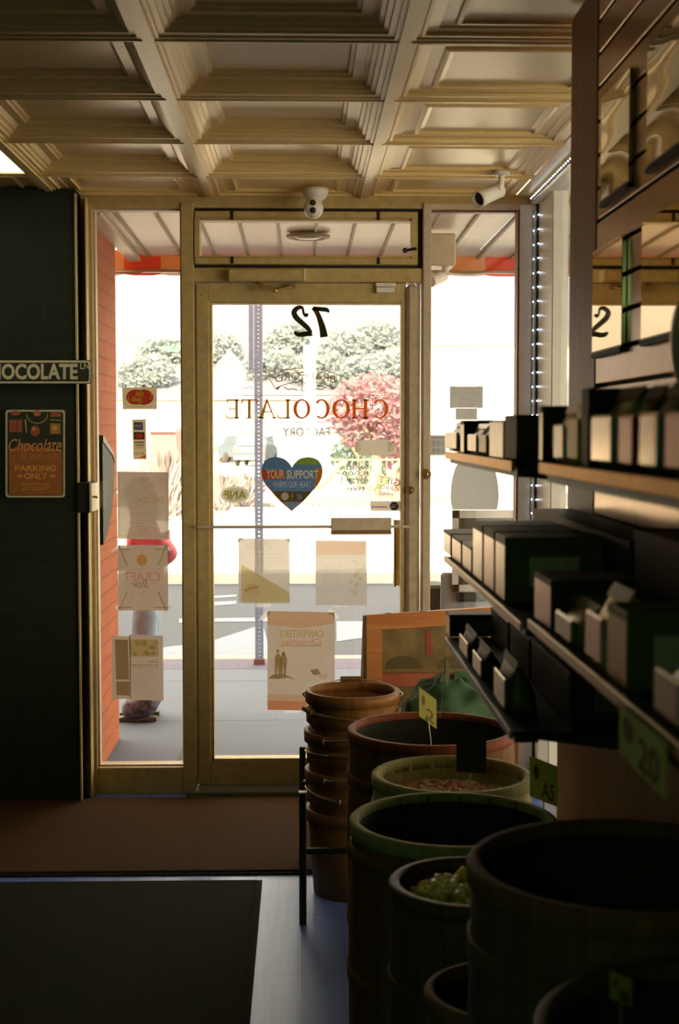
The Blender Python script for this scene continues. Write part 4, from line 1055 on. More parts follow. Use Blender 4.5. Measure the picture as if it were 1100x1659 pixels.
for px in (632, 690): x = xa(px, Yc); mb.box(x - .012, x + .012, Yc + tilt + .0, Yc + tilt + .012, zt0 - .0 + .002 + (x - xx0) * .045, zt0 + .004 + (x - xx0) * .045)
mb.build('staple', BLACK, cs_)

# green cloth bag on a low crate
GC = mat('dark green cloth', (.028, .085, .035), .7, .2, 12, bump=.2)
zc0 = .50
cr_ = empty('wooden_crate', (.52, 4.62, 0), 'low wooden crate under the green cloth bag', 'crate')
mb = MB()
for k in range(4): mb.box(-.17, .17, -.17, -.158, .01 + k * .125, .115 + k * .125, 0, bev=.002); mb.box(-.17, .17, .158, .17, .01 + k * .125, .115 + k * .125, 0); mb.box(-.17, -.158, -.158, .158, .01 + k * .125, .115 + k * .125, 0); mb.box(.158, .17, -.158, .158, .01 + k * .125, .115 + k * .125, 0)
part(mb, 'slats', WB, cr_)
mb = MB()
for a in (-1, 1):
    for b_ in (-1, 1): mb.box(a * .146 - .012, a * .146 + .012, b_ * .146 - .012, b_ * .146 + .012, 0, .50)
part(mb, 'corner_posts', WB, cr_); part(MB().box(-.157, .157, -.157, .157, .485, .497), 'crate_top', WB, cr_)
mb = MB(); n1, n2 = 40, 20; vs = []; fs = []
for i in range(n2 + 1):
    th = PI / 2 * i / n2
    for k in range(n1):
        a = 2 * PI * k / n1
        r_ = 1 + .05 * math.sin(3 * a + 2 * th) + .035 * math.sin(7 * a - 5 * th) + .03 * math.sin(11 * th + 2 * a)
        vs.append((.50 + .185 * r_ * math.sin(th) * math.cos(a), 4.60 + .15 * r_ * math.sin(th) * math.sin(a), .50 + .175 * r_ * math.cos(th) ** .8 + .012 * math.sin(9 * a + 6 * th) * math.sin(th) if i < n2 else .502))
for i in range(n2):
    for k in range(n1): k2 = (k + 1) % n1; fs.append([i * n1 + k, (i + 1) * n1 + k, (i + 1) * n1 + k2, i * n1 + k2])
mb.add(vs, fs, 0, True)
mb.build('green_bag', GC, loc=(.50, 4.60, .50), label='rumpled dark green cloth bag behind the red brown barrel', cat='bag')
# ================================================================== PRICE TAGS ON WIRES
TAGM = papermat('yellow tag card', (.62, .60, .16), .3); TAGD = mat('dark tag card', (.03, .035, .015), .8)
I_tb = mat('tag brown print', (.22, .10, .03), .7); 
def wire_tag(px0, py0, px1, py1, Y, foot, label, m=TAGM, sk=0, dy=0.0, txt='2', zfoot=None, wt=True):
    e_ = empty('price_tag', (*[foot[0], foot[1]], foot[2]), label, 'price tag', 'price tags on wires')
    mb = MB(); A_ = at(px0, py0, Y); B_ = at(px1, py0 + sk, Y + dy); C_ = at(px1, py1 + sk, Y + dy); D_ = at(px0, py1, Y)
    vs = [(A_[0], Y, A_[1]), (B_[0], Y + dy, B_[1]), (C_[0], Y + dy, C_[1]), (D_[0], Y, D_[1])]
    mb.add(vs + [(x, y + .001, z) for x, y, z in vs], [[0, 1, 2, 3], [7, 6, 5, 4], [0, 4, 5, 1], [1, 5, 6, 2], [2, 6, 7, 3], [3, 7, 4, 0]])
    def lerp(u, v): 
        p = Vector(vs[0]) * (1 - u) * (1 - v) + Vector(vs[1]) * u * (1 - v) + Vector(vs[2]) * u * v + Vector(vs[3]) * (1 - u) * v
        return p - Vector((0, .0008, 0))
    if m is TAGM:
        gv, gf = glyphs(txt, .02, 0)
        mb.add([lerp(.42 + .45 * u, .92 - .42 * v) for u, v in gv], gf, 1)
        mb.add([lerp(.12 + .2 * math.cos(a) * .5 + .12, .35 + .18 * math.sin(a)) for a in [2 * PI * k / 12 for k in range(12)]], [list(range(12))], 1)
    mb.build('tag_card', [m, I_tb], e_)
    top_ = (Vector(vs[2]) + Vector(vs[3])) / 2 + Vector((0, .002, 0))
    if wt: MB().tube([tuple(top_ + Vector((0, 0, .02))), tuple(foot)], .0018, seg=6).build('wire', WIRE, e_)
    return e_
wire_tag(679, 1113, 707, 1160, 3.80, (at(700, 1237, 3.74)[0], 3.72, .60), 'yellow price tag with a figure on a wire over the red brown barrel', sk=21, dy=.03)
wire_tag(739, 1186, 788, 1250, 3.28, (at(757, 1300, 3.3)[0], 3.29, .59), 'dark price tag on a wire over the pale rimmed barrel', m=TAGD, sk=4)
wire_tag(858, 1224, 904, 1290, 3.10, (at(880, 1300, 3.1)[0] , 3.10, .56), 'green yellow price tag at the right edge of the pale rimmed barrel', sk=18, dy=-.03, txt='A5')
wire_tag(988, 1573, 1024, 1618, 1.40, (at(1006, 1640, 1.40)[0], 1.40, .80), 'small price tag standing in the barrel cut off by the bottom right corner', sk=14, dy=.03, txt='1')
# small ribbon tag hanging from the lowest shelf
rt = empty('ribbon_tag', (xa(724, 3.34), 3.34, za(1050, 3.34)), 'small yellowish ribbon tag hanging by a thread from the lowest shelf end', 'tag')
mb = MB(); Yr = 3.355
mb.pp([(722, 1068), (727, 1075), (729, 1090), (725, 1112), (721, 1098), (719, 1084)], Yr); mb.pp([(720, 1084), (713, 1103), (716, 1106), (722, 1092)], Yr + .002)
mb.build('ribbon', papermat('ribbon yellow', (.55, .48, .22), .3), rt)
a_ = at(722, 1044, Yr); b_ = at(722, 1072, Yr); c_ = at(713, 1163, Yr)
MB().tube([(a_[0], Yr, a_[1]), (b_[0], Yr, b_[1]), (c_[0], Yr + .01, c_[1])], .0012, seg=5).build('thread', WIRE, rt)

# ================================================================== SHELVES ON THE SLAT WALL
SHW = mat('black shelf board', (.02, .018, .012), .6, spec=.2); LIP = mat('golden shelf lip', (.62, .33, .08), .36, .15, 40, metal=.75); LIPG = mat('grey shelf lip', (.40, .29, .16), .32, .1, 40, metal=.4)
def shelf(label, z, y0, y1, lip, lipm, xf=XF, under=.010):
    e_ = empty('wall_shelf', (XS, (y0 + y1) / 2, z), label, 'shelf', 'black shelves on the slatted wall')
    hy = (y1 - y0) / 2
    part(MB().box(xf + .006 - XS, -.001, -hy, hy, -lip * .6, 0, bev=.001), 'shelf_board', SHW, e_)
    part(MB().box(xf - XS, xf + .006 - XS, -hy, hy, -lip, 0.002, bev=.001), 'front_lip', lipm, e_)
    for s_ in (-1, 1):
        mb = MB(); yy = s_ * (hy - .06); mb.prism([(-.001, -lip * .6), (xf + .02 - XS, -lip * .6), (xf + .03 - XS, -lip - under), (-.03, -lip - under - .03), (-.001, -lip - under - .03)], 'y', yy - .004, yy + .004)
        part(mb, 'bracket', BLACK, e_)
    part(MB().box(xf + .012 - XS, xf + .05 - XS, -hy + .02, hy - .002, -lip - under, -lip * .6), 'under_rail', BLACK, e_)
    return e_
Z1 = EYE - .152 * XF; Z2 = EYE - .885 * XF; Z3 = EYE - 1.45 * XF; Z1B = EYE - .140 * XF; Z2B = EYE - .84 * XF
shelf('upper far shelf of small packages by the brown end board', Z1, 2.26, 3.31, .015, LIP)
shelf('upper near shelf with golden front edge at the right', Z1B, .95, 2.00, .014, LIP, under=.012)
shelf('middle far shelf with its grey edge running towards the camera', Z2, 2.16, 3.33, .012, LIPG)
shelf('middle near shelf at the right edge of the view', Z2B, .95, 2.09, .012, LIPG)
shelf('lowest far shelf above the barrels', Z3, 2.26, 3.31, .012, mat('dark lip', (.14, .11, .07), .4))
# base cabinet panel under the slats
MB().box(.596, XS - .0025, .9, 3.27, 0, Z3 - .05, bev=.003).build('trim_9', ENDB, kind='structure')

# products -----------------------------------------------------------
def pm_(name, col, rough=.28, **k): return mat('pack ' + name, col, rough, .12, 25, spec=k.pop('spec', .7), metal=k.pop('metal', .3), **k)
PK = dict(dark=pm_('dark', (.035, .03, .018), .55, spec=.3), bronze=pm_('bronze', (.22, .07, .035), .35), white=pm_('white', (.74, .66, .54)), cream=pm_('cream', (.62, .50, .34)), gold=pm_('gold', (.42, .30, .05), .35), pink=pm_('pink', (.62, .34, .28)),
          green=pm_('green', (.16, .20, .05)), yellow=pm_('yellow', (.62, .50, .05), .4), grey=pm_('grey', (.30, .30, .26)), red=pm_('red', (.45, .06, .03)), foil=pm_('foil', (.65, .62, .6), .18, metal=.6), black=pm_('black', (.012, .011, .009), .55, spec=.3), olive=pm_('olive', (.10, .09, .03), .5, spec=.3))
def yof(px, X=XF): return X * F / (px - 488)
def product(kind, pa, pb, z, h, side, body, label, X=XF + .012, depth=.09, cat=None, top=None):
    """pa..pb: far and near ends along the shelf; side colours the aisle face as lit, body the rest as shaded"""
    y1, y0 = (yof(pa, X), yof(pb, X)) if pa > 5 else (pb, pa)
    y0 += .002; y1 -= .002
    cx_, cy_ = X + depth / 2, (y0 + y1) / 2; w_ = (y1 - y0) / 2; dd = depth / 2
    nm = {'box': 'candy_box', 'bag': 'candy_bag', 'carton': 'display_carton'}[kind]
    e_ = empty(nm, (cx_, cy_, z), label, cat or {'box': 'box', 'bag': 'bag', 'carton': 'carton'}[kind], 'packages on the slat wall shelves')
    if kind == 'bag':
        mb = MB(); n = 7; vs = []; fs = []
        for i in range(n):
            u = i / (n - 1); kx = 1 - .75 * u ** 2.2 + .06 * math.sin(PI * u * 1.4); ky = 1 - .05 * u + .04 * math.sin(6 * u)
            ring = []
            for a in range(12):
                t_ = 2 * PI * (a + .5) / 12; ex = .45
                cx2 = math.copysign(abs(math.cos(t_)) ** ex, math.cos(t_)); sy2 = math.copysign(abs(math.sin(t_)) ** ex, math.sin(t_))
                ring.append((dd * kx * cx2 * .93 - dd * .25 * u, w_ * ky * sy2 * .95, h * .86 * u))
            vs += ring
        for i in range(n - 1):
            for a in range(12): a2 = (a + 1) % 12; fs.append([i * 12 + a, i * 12 + a2, (i + 1) * 12 + a2, (i + 1) * 12 + a])
        fs.append(list(range(12))); fs.append([(n - 1) * 12 + a for a in range(12)])
        mb.add(vs, fs, 0, True); part(mb, 'bag_body', PK[body], e_)
        mb = MB(); mb.add([(-dd * .5, -w_ * .9, h * .84), (-dd * .5, w_ * .9, h * .84), (-dd * .3, w_ * .95, h), (-dd * .3, -w_ * .95, h), (-dd * .44, -w_ * .9, h * .84), (-dd * .44, w_ * .9, h * .84), (-dd * .27, w_ * .95, h), (-dd * .27, -w_ * .95, h)], [[0, 1, 2, 3], [4, 5, 6, 7], [0, 4, 7, 3], [1, 5, 6, 2], [3, 2, 6, 7]]); part(mb, 'sealed_top', PK[top or body], e_)
        mb = MB(); mb.box(-dd * 1.05, -dd * .90, -w_ * .80, w_ * .80, h * .08, h * .66, bev=.003); part(mb, 'lit_front_label', PK[side], e_, label=side + ' lit label')  # label doubles as window light painted on the aisle side
    else:
        part(MB().box(-dd + .0008, dd, -w_, w_, 0, h - .001, bev=.0015), 'box_body', PK[body], e_)
        part(MB().box(-dd, -dd + .001, -w_ * .95, w_ * .95, h * .03, h * .95), 'lit_front_panel', PK[side], e_, label=side + ' lit front panel')  # window light on the aisle side put into the panel colour
        part(MB().box(-dd - .0004, dd + .0004, -w_ - .0004, w_ + .0004, h * .86, h, bev=.0015), 'lid', PK[top or body], e_)
        mb = MB(); gv, gf = glyphs('o', .02, 0)
        mb.box(-dd * .5, dd * .5, -w_ - .0008, -w_, h * .25, h * .7); part(mb, 'end_label', PK['olive' if body in ('dark', 'black') else 'cream'], e_)
    return e_
prod = product
# upper far shelf
z = Z1 + .002
prod('bag', 720, 744, z, .068, 'white', 'bronze', 'bronze bag at the far end of the upper far shelf')
prod('box', 746, 752, z, .070, 'cream', 'dark', 'thin dark box second from the far end, upper far shelf', depth=.14)
prod('bag', 757, 775, z, .062, 'white', 'white', 'white bag left of the gold one, upper far shelf', depth=.07)
prod('bag', 776, 791, z, .062, 'gold', 'gold', 'gold bag between two white packs, upper far shelf', depth=.07)
prod('box', 793, 816, z, .064, 'white', 'white', 'plain white box on the upper far shelf', depth=.07)
prod('carton', 818, 838, z, .074, 'dark', 'dark', 'large dark carton near the gap of the upper shelves', depth=.15)
prod('carton', 2.55, 3.24, z, .078, 'bronze', 'bronze', 'long bronze carton at the back of the upper far shelf', X=.53, depth=.08)
# upper near shelf
z = Z1B + .002
prod('box', 874, 880, z, .080, 'cream', 'dark', 'dark box with lit pale edge at the far end of the upper near shelf', depth=.045)
prod('bag', 897, 917, z, .080, 'white', 'white', 'white cellophane bag on the upper near shelf', depth=.06)
prod('bag', 919, 941, z, .092, 'yellow', 'yellow', 'yellow bag on the upper near shelf', depth=.05, top='gold')
prod('box', 943, 955, z, .096, 'black', 'black', 'slim black box right of the yellow bag', depth=.16)
prod('bag', 958, 1000, z, .095, 'foil', 'green', 'green bag with silvery label on the upper near shelf', depth=.10, top='dark')
prod('bag', 1004, 1034, z, .093, 'red', 'dark', 'dark bag with red label on the upper near shelf', depth=.10)
prod('bag', 1037, 1075, z, .094, 'foil', 'olive', 'olive bag with foil label near the right edge, upper near shelf', depth=.10)
prod('bag', 1078, 1130, z, .094, 'red', 'green', 'green bag with red label cut by the right edge, upper near shelf', depth=.10)
prod('carton', 1.10, 1.55, z, .098, 'black', 'black', 'long black carton behind the bags of the upper near shelf', X=.47, depth=.10)
prod('carton', 1.57, 1.92, z, .098, 'dark', 'dark', 'dark carton behind the yellow bag of the upper near shelf', X=.47, depth=.10)
# middle far shelf
z = Z2 + .002
prod('box', 719, 731, z, .054, 'cream', 'dark', 'small box with lit cream front at the far end of the middle shelf', depth=.10)
prod('box', 733, 748, z, .054, 'pink', 'dark', 'small box with lit pink front second on the middle shelf', depth=.10)
prod('box', 750, 765, z, .056, 'pink', 'olive', 'small box with lit pink front third on the middle shelf, beside the tall ones', depth=.10)
prod('box', 767, 783, z, .112, 'white', 'dark', 'tall box with lit white front, far one of three on the middle shelf', depth=.16)
prod('box', 785, 802, z, .112, 'pink', 'dark', 'tall box with lit pink front, middle one of three on the middle shelf', depth=.16)
prod('box', 804, 820, z, .112, 'cream', 'olive', 'tall box with lit cream front, near one of three on the middle shelf', depth=.17)
prod('carton', 2.25, 3.2, z, .118, 'dark', 'dark', 'long dark carton at the back of the middle far shelf', X=.525, depth=.085)
# middle near shelf
z = Z2B + .002
prod('box', 868, 896, z, .070, 'pink', 'dark', 'pink and white box at the far end of the middle near shelf', depth=.12)
prod('bag', 902, 936, z, .055, 'green', 'green', 'low green bag on the middle near shelf', depth=.10, top='olive')
prod('bag', 952, 986, z, .095, 'pink', 'yellow', 'yellow bag with pink label on the middle near shelf', depth=.10, top='olive')
prod('box', 988, 1022, z, .085, 'gold', 'olive', 'golden fronted box on the middle near shelf', depth=.12)
prod('bag', 1066, 1120, z, .075, 'grey', 'grey', 'grey bag at the right edge of the middle near shelf', depth=.12, top='dark')
prod('carton', 1.80, 2.08, z, .135, 'black', 'black', 'black carton standing at the back of the middle near shelf', X=.49, depth=.11)
prod('carton', 1.38, 1.78, z, .130, 'dark', 'dark', 'dark carton in the middle of the back row, middle near shelf', X=.49, depth=.11)
prod('carton', .98, 1.36, z, .125, 'black', 'olive', 'olive carton at the near end of the back row, middle near shelf', X=.49, depth=.11)
# lowest shelf
z = Z3 + .002
prod('box', 724, 730, z, .052, 'cream', 'dark', 'dark box with lit cream edge at the far end of the lowest shelf', depth=.20)
prod('bag', 745, 762, z, .060, 'pink', 'dark', 'dark bag with lit pink front on the lowest shelf', depth=.05)
prod('bag', 767, 784, z, .062, 'cream', 'dark', 'dark bag with lit cream front on the lowest shelf', depth=.05)
prod('bag', 802, 824, z, .090, 'cream', 'olive', 'olive cellophane bag with lit pale label, near end of the lowest shelf', depth=.06, top='dark')
for k, (ya, yb, hh, l_) in enumerate(((3.0, 3.28, .075, 'black carton at the far back of the lowest shelf'), (2.72, 2.98, .08, 'black carton second in the back row of the lowest shelf'), (2.30, 2.70, .085, 'long black carton at the near back of the lowest shelf'))):
    prod('carton', ya, yb, z, hh, 'black', 'black', l_, X=.44, depth=.165)
# shelf label tag
mb = MB(); xt_ = XF - .003
ya, yb = yof(1012, xt_), yof(1090, xt_); zt_ = Z2B - .0125
mb.box(xt_ - .001, xt_, yb, ya, zt_ - .042, zt_ + .010)
gv, gf = glyphs('20', .03, 0)
mb.add([(xt_ - .0016, ya - (ya - yb) * (.45 + .45 * u), zt_ - .038 + .034 * v) for u, v in gv], gf, 1)
mb.add([(xt_ - .0016, ya - (ya - yb) * (.22 + .13 * math.cos(t)), zt_ - .010 + .013 * math.sin(t)) for t in [2 * PI * k / 14 for k in range(14)]], [list(range(14))], 1)
mb.build('shelf_tag', [mat('lime tag card', (.50, .50, .08), .6), I_tb], loc=(xt_, (ya + yb) / 2, zt_), label='lime price tag hanging under the middle near shelf', cat='price tag')

# mirrored acrylic panels on the slats
mm, nt, out = nodes('wavy mirror acrylic')
g = N(nt, 'ShaderNodeBsdfPrincipled', Roughness=.03, Metallic=1.0); g.inputs['Base Color'].default_value = (.62, .56, .42, 1)
tc = N(nt, 'ShaderNodeTexCoord'); mp = N(nt, 'ShaderNodeMapping'); mp.inputs['Scale'].default_value = (1, 2.5, 9); nz = N(nt, 'ShaderNodeTexNoise', Scale=1.3, Detail=0.0); bp = N(nt, 'ShaderNodeBump', Strength=.22, Distance=.02)
nt.links.new(tc.outputs['Object'], mp.inputs[0]); nt.links.new(mp.outputs[0], nz.inputs['Vector']); nt.links.new(nz.outputs['Fac'], bp.inputs['Height']); nt.links.new(bp.outputs[0], g.inputs['Normal']); nt.links.new(g.outputs[0], out.inputs[0])
MIRW = mm
MIR = mat('flat mirror acrylic', (.72, .68, .58), .02, .0, metal=1.0)
def mirror(y0, y1, z0, z1, m, label):
    e_ = empty('mirror_panel', (XS, (y0 + y1) / 2, z0), label, 'panel', 'mirrored panels on the slatted wall')
    hy = (y1 - y0) / 2; h = z1 - z0
    part(MB().box(-.010, -.001, -hy, hy, 0, h, bev=.001), 'mirror_sheet', m, e_)
    part(MB().box(-.012, -.0005, -hy, hy, -.010, -.0005), 'ledge', SHW, e_)
    part(MB().box(-.0125, -.010, -hy, hy, -.0005, .003), 'ledge_edge', MATS['pale aluminium'], e_)
r1 = (EYE + .462, EYE + .672); r2 = (EYE + .160, EYE + .372)
mirror(2.665, 2.915, *r1, MIRW, 'far mirrored panel of the upper row on the slatted wall')
mirror(2.26, 2.53, *r1, MIRW, 'near mirrored panel of the upper row on the slatted wall')
mirror(2.71, 2.985, *r2, MIR, 'far mirrored panel of the lower row, reflecting the door number')
mirror(2.26, 2.555, *r2, MIR, 'near mirrored panel of the lower row, at the right edge')
# white round pouch at the right edge
Xw = .50; xw, zw = at(1108, 553, 1.85)
mb = MB(); mb.ball((xw, 1.85, zw), .055, 0, 20, 14, (.32, .4, 1.05)); 
wp = mb.build('white_pouch', mat('glossy white film', (.95, .88, .78), .35, .03, metal=.5), loc=(xw, 1.85, zw - .055), label='white rounded pouch standing at the right edge above the upper shelf', cat='pouch')

# ================================================================== OUTSIDE
CONC = mat('sidewalk concrete', (.50, .49, .50), .85, .08, 6, bump=.1)
# sidewalk with joints
m, nt, out = nodes('jointed sidewalk')
b = N(nt, 'ShaderNodeBsdfPrincipled', Roughness=.85); tc = N(nt, 'ShaderNodeTexCoord')
mp = N(nt, 'ShaderNodeMapping'); mp.inputs['Rotation'].default_value = (0, 0, .0); mp.inputs['Location'].default_value = (.55, .82, 0)
br = N(nt, 'ShaderNodeTexBrick'); br.offset = 0.0; br.inputs['Color1'].default_value = (.088, .100, .142, 1); br.inputs['Color2'].default_value = (.079, .092, .132, 1); br.inputs['Mortar'].default_value = (.05, .05, .05, 1)
br.inputs['Scale'].default_value = 1; br.inputs['Brick Width'].default_value = 1.5; br.inputs['Row Height'].default_value = 1.15; br.inputs['Mortar Size'].default_value = .012
nz = N(nt, 'ShaderNodeTexNoise', Scale=5.0, Detail=6.0); mx = N(nt, 'ShaderNodeMix', data_type='RGBA', blend_type='MULTIPLY'); mx.inputs[0].default_value = .25
nt.links.new(tc.outputs['Object'], mp.inputs[0]); nt.links.new(mp.outputs[0], br.inputs['Vector']); nt.links.new(tc.outputs['Object'], nz.inputs['Vector'])
nt.links.new(br.outputs['Color'], mx.inputs[6]); nt.links.new(nz.outputs['Fac'], mx.inputs[7]); nt.links.new(mx.outputs[2], b.inputs['Base Color']); nt.links.new(b.outputs[0], out.inputs[0])
SWK = m
MB().box(-16, 16, 5.86, 8.80, -.12, -.005).build('sidewalk', SWK, kind='structure')
MB().box(1.05, 16, 0, 5.86, -.12, -.005).build('side_sidewalk', SWK, kind='structure')
MB().box(-16, 16, 8.80, 9.18, -.12, -.004).build('brick_edging', brickmat('lilac paver strip', (.115, .092, .145), (.10, .083, .13), (.08, .075, .11), (0, 1), .2, .1, .005), kind='structure')
MB().box(-16, 16, 9.18, 9.34, -.14, -.004, bev=.01).build('curb', mat('pale curb', (.22, .22, .21), .8), kind='structure')
ASP = mat('asphalt', (.036, .047, .072), .9, .1, 40)
MB().box(-60, 60, 9.34, 14.6, -.2, -.10).build('road', ASP, kind='structure')
PNT = mat('white road paint', (.14, .17, .23), .8, .06)
def mark(pts, label):
    mb = MB(); P3 = []
    for px, py in pts:
        d = RM @ Vector(((px - 550) / F, (829.5 - py) / F, -1)); t = (-.099 - EYE) / d.z; P3.append((d.x * t, d.y * t))
    mb.prism(P3, 'z', -.0995, -.095); c = P3[0]
    mb.build('road_marking', PNT, loc=(c[0], c[1], -.0995), label=label, cat='road marking', group='white paint on the road')
mark([(290, 1003), (436, 1001), (500, 1004), (500, 1007), (350, 1008), (290, 1010)], 'thin long white line across the road behind the sign post')
mark([(150, 1064), (340, 1040), (426, 1012), (440, 1066), (340, 1066)], 'broad white paint patch at the curb left of the peach poster')
mark([(343, 966), (383, 964), (383, 967), (343, 970)], 'short upper white stripe left of the olive flyer')
mark([(343, 976), (383, 974), (383, 979), (343, 982)], 'short lower white stripe left of the olive flyer')
mark([(545, 1007), (690, 1008), (690, 1020), (545, 1040)], 'white paint wedge on the road right of the peach poster')
MB().box(-60, 60, 14.6, 14.75, -.14, .01).build('far_curb', mat('far curb', (.7, .66, .58), .8), kind='structure')
LOT = mat('bright lot paving', (.58, .57, .54), .9, .05, 1)
MB().box(-120, 120, 14.75, 120, -.3, -.06).build('parking_lot', LOT, kind='structure')
MB().box(-120, 120, 28.5, 33, -.06, .02).build('lawn_strip', mat('dry lawn', (.17, .17, .17), .95, .2, 3), kind='structure')

# awning over the sidewalk
aw = empty('awning', (0, 7.35, EYE + .8), 'ribbed metal soffit awning with red and white striped valance over the sidewalk', 'awning')
SOF = mat('cream soffit metal', (.85, .74, .56), .45, .05, 4); RIBM = mat('soffit rib', (.30, .22, .12), .6)
za1 = EYE + .887; zi = .020; YO = 7.35
def sloped(mb, a, b_, y0, y1, dz0, dz1):
    f = lambda y: za1 + zi * (YO - y) / 1.47
    mb.prism([(y0, f(y0) + dz0), (y1, f(y1) + dz0), (y1, f(y1) + dz1), (y0, f(y0) + dz1)], 'x', a, b_)
mb = MB(); sloped(mb, XBR, 6, 5.88, YO, 0, .03); mb.box(1.1, 6, 2.0, 5.88, za1 + zi, za1 + zi + .03); mb.build('soffit', SOF, aw)
mb = MB()
x = XBR + .10
while x < 6:
    if not (1.05 < x < 6 and False):
        sloped(mb, x, x + .012, 5.90, YO, -.012, 0)
        if x > 1.12: mb.box(x, x + .012, 2.0, 5.90, za1 + zi - .012, za1 + zi)
    x += .168
mb.build('ribs', RIBM, aw, kind='stuff')
mb = MB(); sloped(mb, XBR, XBR + .06, 5.88, YO, -.03, 0); mb.build('edge_trim', ALU2, aw)
sl_ = empty('soffit_lamp', (xa(499, 7.0), 6.55, za1 + .0), 'round unlit recessed lamp in the soffit above the door', 'lamp')
mb = MB(); mb.lathe([(0, -.004), (.06, -.004), (.085, -.014), (.10, -.010), (.10, .0), (0, .0)], seg=28); part(mb, 'trim_ring', RIBM, sl_)
mb = MB(); mb.lathe([(0, -.016), (.05, -.014), (.062, -.006)], seg=24); part(mb, 'lens', mat('dim lamp lens', (.25, .20, .14), .4), sl_)
mb = MB(); mb.box(-14, XBR - .0, 5.95, 7.0, za1 + .04, za1 + .07); mb.build('soffit_wing', SOF, aw)
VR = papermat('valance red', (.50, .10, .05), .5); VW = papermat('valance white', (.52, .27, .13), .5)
zv0 = za(440, YO)
mbr = MB(); mbw = MB(); k = 0; x = -14.0
off = (xa(205, YO) + 14) % .37
x = -14 + off - .37
while x < 6:
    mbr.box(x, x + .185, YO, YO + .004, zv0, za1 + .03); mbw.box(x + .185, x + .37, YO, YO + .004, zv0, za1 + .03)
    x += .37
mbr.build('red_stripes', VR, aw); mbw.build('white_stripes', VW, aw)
mb = MB(); mb.box(-14, 6, YO - .02, YO + .0, zv0 - .006, zv0 + .006); mb.build('valance_bar', RIBM, aw)
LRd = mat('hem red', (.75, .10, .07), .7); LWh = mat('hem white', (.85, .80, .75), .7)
mbr = MB(); mbw = MB(); x = -14 + off - .37; zv1 = za(447, YO + .02)
while x < 6:
    for q_ in range(2):
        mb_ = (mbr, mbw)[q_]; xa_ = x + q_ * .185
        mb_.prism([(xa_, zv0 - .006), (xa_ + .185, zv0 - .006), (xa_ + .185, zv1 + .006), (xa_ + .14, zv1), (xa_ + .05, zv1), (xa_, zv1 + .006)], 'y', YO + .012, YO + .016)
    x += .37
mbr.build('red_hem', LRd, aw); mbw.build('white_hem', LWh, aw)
mb = MB()
rp = []
for k in range(121): rp.append((-1.5 + k * .05, YO - .03, zv0 - .004 + .006 * math.sin(k * .9)))
mb.tube(rp, .006, seg=5); mb.build('lacing_rope', RIBM, aw)

# outside camera and junction box right of the door
oc = empty('outdoor_camera', (xa(715, 6.4), 6.4, za1), 'white junction box and camera under the awning right of the door', 'security camera')
MB().box(xa(690, 6.4), xa(735, 6.4), 6.36, 6.55, za(431, 6.4), za1 - .013, bev=.006).build('junction_box', ALU2, oc)
x, z = at(722, 436, 6.42); mb = MB(); mb.tube([(x, 6.45, z + .03), (x, 6.43, z - .02)], .016, seg=12); mb.build('stem', WHITE, oc)
x, z = at(709, 452, 6.42); mb = MB(); mb.tube([(x + .03, 6.46, z + .02), (x - .035, 6.38, z - .015)], .026, seg=16); mb.build('camera_body', WHITE, oc)

# perforated sign post at the curb
px_ = xa(419.5, 8.98)
sp_ = empty('sign_post', (px_, 8.98, 0), 'grey perforated steel sign post at the curb', 'post')
mb = MB(); wv = .026
mb.box(-wv, -.0055, -.02, .02, 0, 2.75); mb.box(.0055, wv, -.02, .02, 0, 2.75)
z = 0.03
while z < 2.7: mb.box(-.006, .006, -.02, .02, z, z + .016); z += .0254
part(mb, 'perforated_tube', STEEL, sp_)
part(MB().box(-.06, -.028, -.045, -.035, za(600, 8.98), 2.3, bev=.004), 'sign_edge', STEEL, sp_)
part(MB().box(-.035, .035, -.03, .03, -.004, .03), 'post_base', mat('rusty base', (.20, .09, .05), .8), sp_)

# sidewalk poster stand (snap frame A-board)
Ya = 6.5
ab = empty('sandwich_board', (xa(775, Ya), Ya, 0), 'white poster stand with black rounded corners on the sidewalk', 'sign stand')
MB().box(xa(733, Ya), xa(846, Ya), Ya + .01, Ya + .02, za(960, Ya), za(827, Ya), bev=.003).build('panel', mat('tan board face', (.050, .042, .024), .6, spec=.2), ab)
mb = MB()
for (a, b_, c, d) in ((744, 827, 836, 840), (744, 948, 836, 960), (733, 840, 743, 948), (837, 840, 846, 948)): mb.box(xa(a, Ya), xa(c, Ya), Ya - .004, Ya + .01, za(d, Ya), za(b_, Ya), bev=.002)
mb.build('snap_frame', mat('white snap frame', (.48, .46, .44), .3), ab)
mb = MB()
for a, b_ in ((733, 827), (834, 827), (733, 947), (834, 947)): mb.box(xa(a, Ya), xa(a + 12, Ya), Ya - .007, Ya + .012, za(b_ + 13, Ya), za(b_, Ya), bev=.012)
OBK = mat('outdoor black', (.006, .006, .004), .6, spec=.15)
mb.build('corner_cap', OBK, ab)
mb = MB(); mb.box(xa(716, Ya), xa(860, Ya), Ya + .03, Ya + .06, .08, za(930, Ya), bev=.01); mb.build('water_base', mat('white base', (.20, .20, .22), .5), ab)
mb = MB()
for px in (742, 768, 835): x = xa(px, Ya); mb.tube([(x - .0, Ya - .02, za(968, Ya)), (x + .07, Ya + .0, za(968, Ya))], .022, seg=12)
mb.build('wheel', OBK, ab)
mb = MB(); mb.box(xa(720, Ya), xa(728, Ya), Ya + .03, Ya + .05, 0, .1); mb.box(xa(850, Ya), xa(858, Ya), Ya + .03, Ya + .05, 0, .1); mb.build('foot', BLACK, ab)
MB().box(xa(690, 9.6), xa(722, 9.6), 9.55, 9.85, -.1, za(948, 9.6), bev=.02).build('litter_bin', OBK, loc=(xa(706, 9.6), 9.7, -.1), label='black bin at the curb behind the white poster stand', cat='bin')

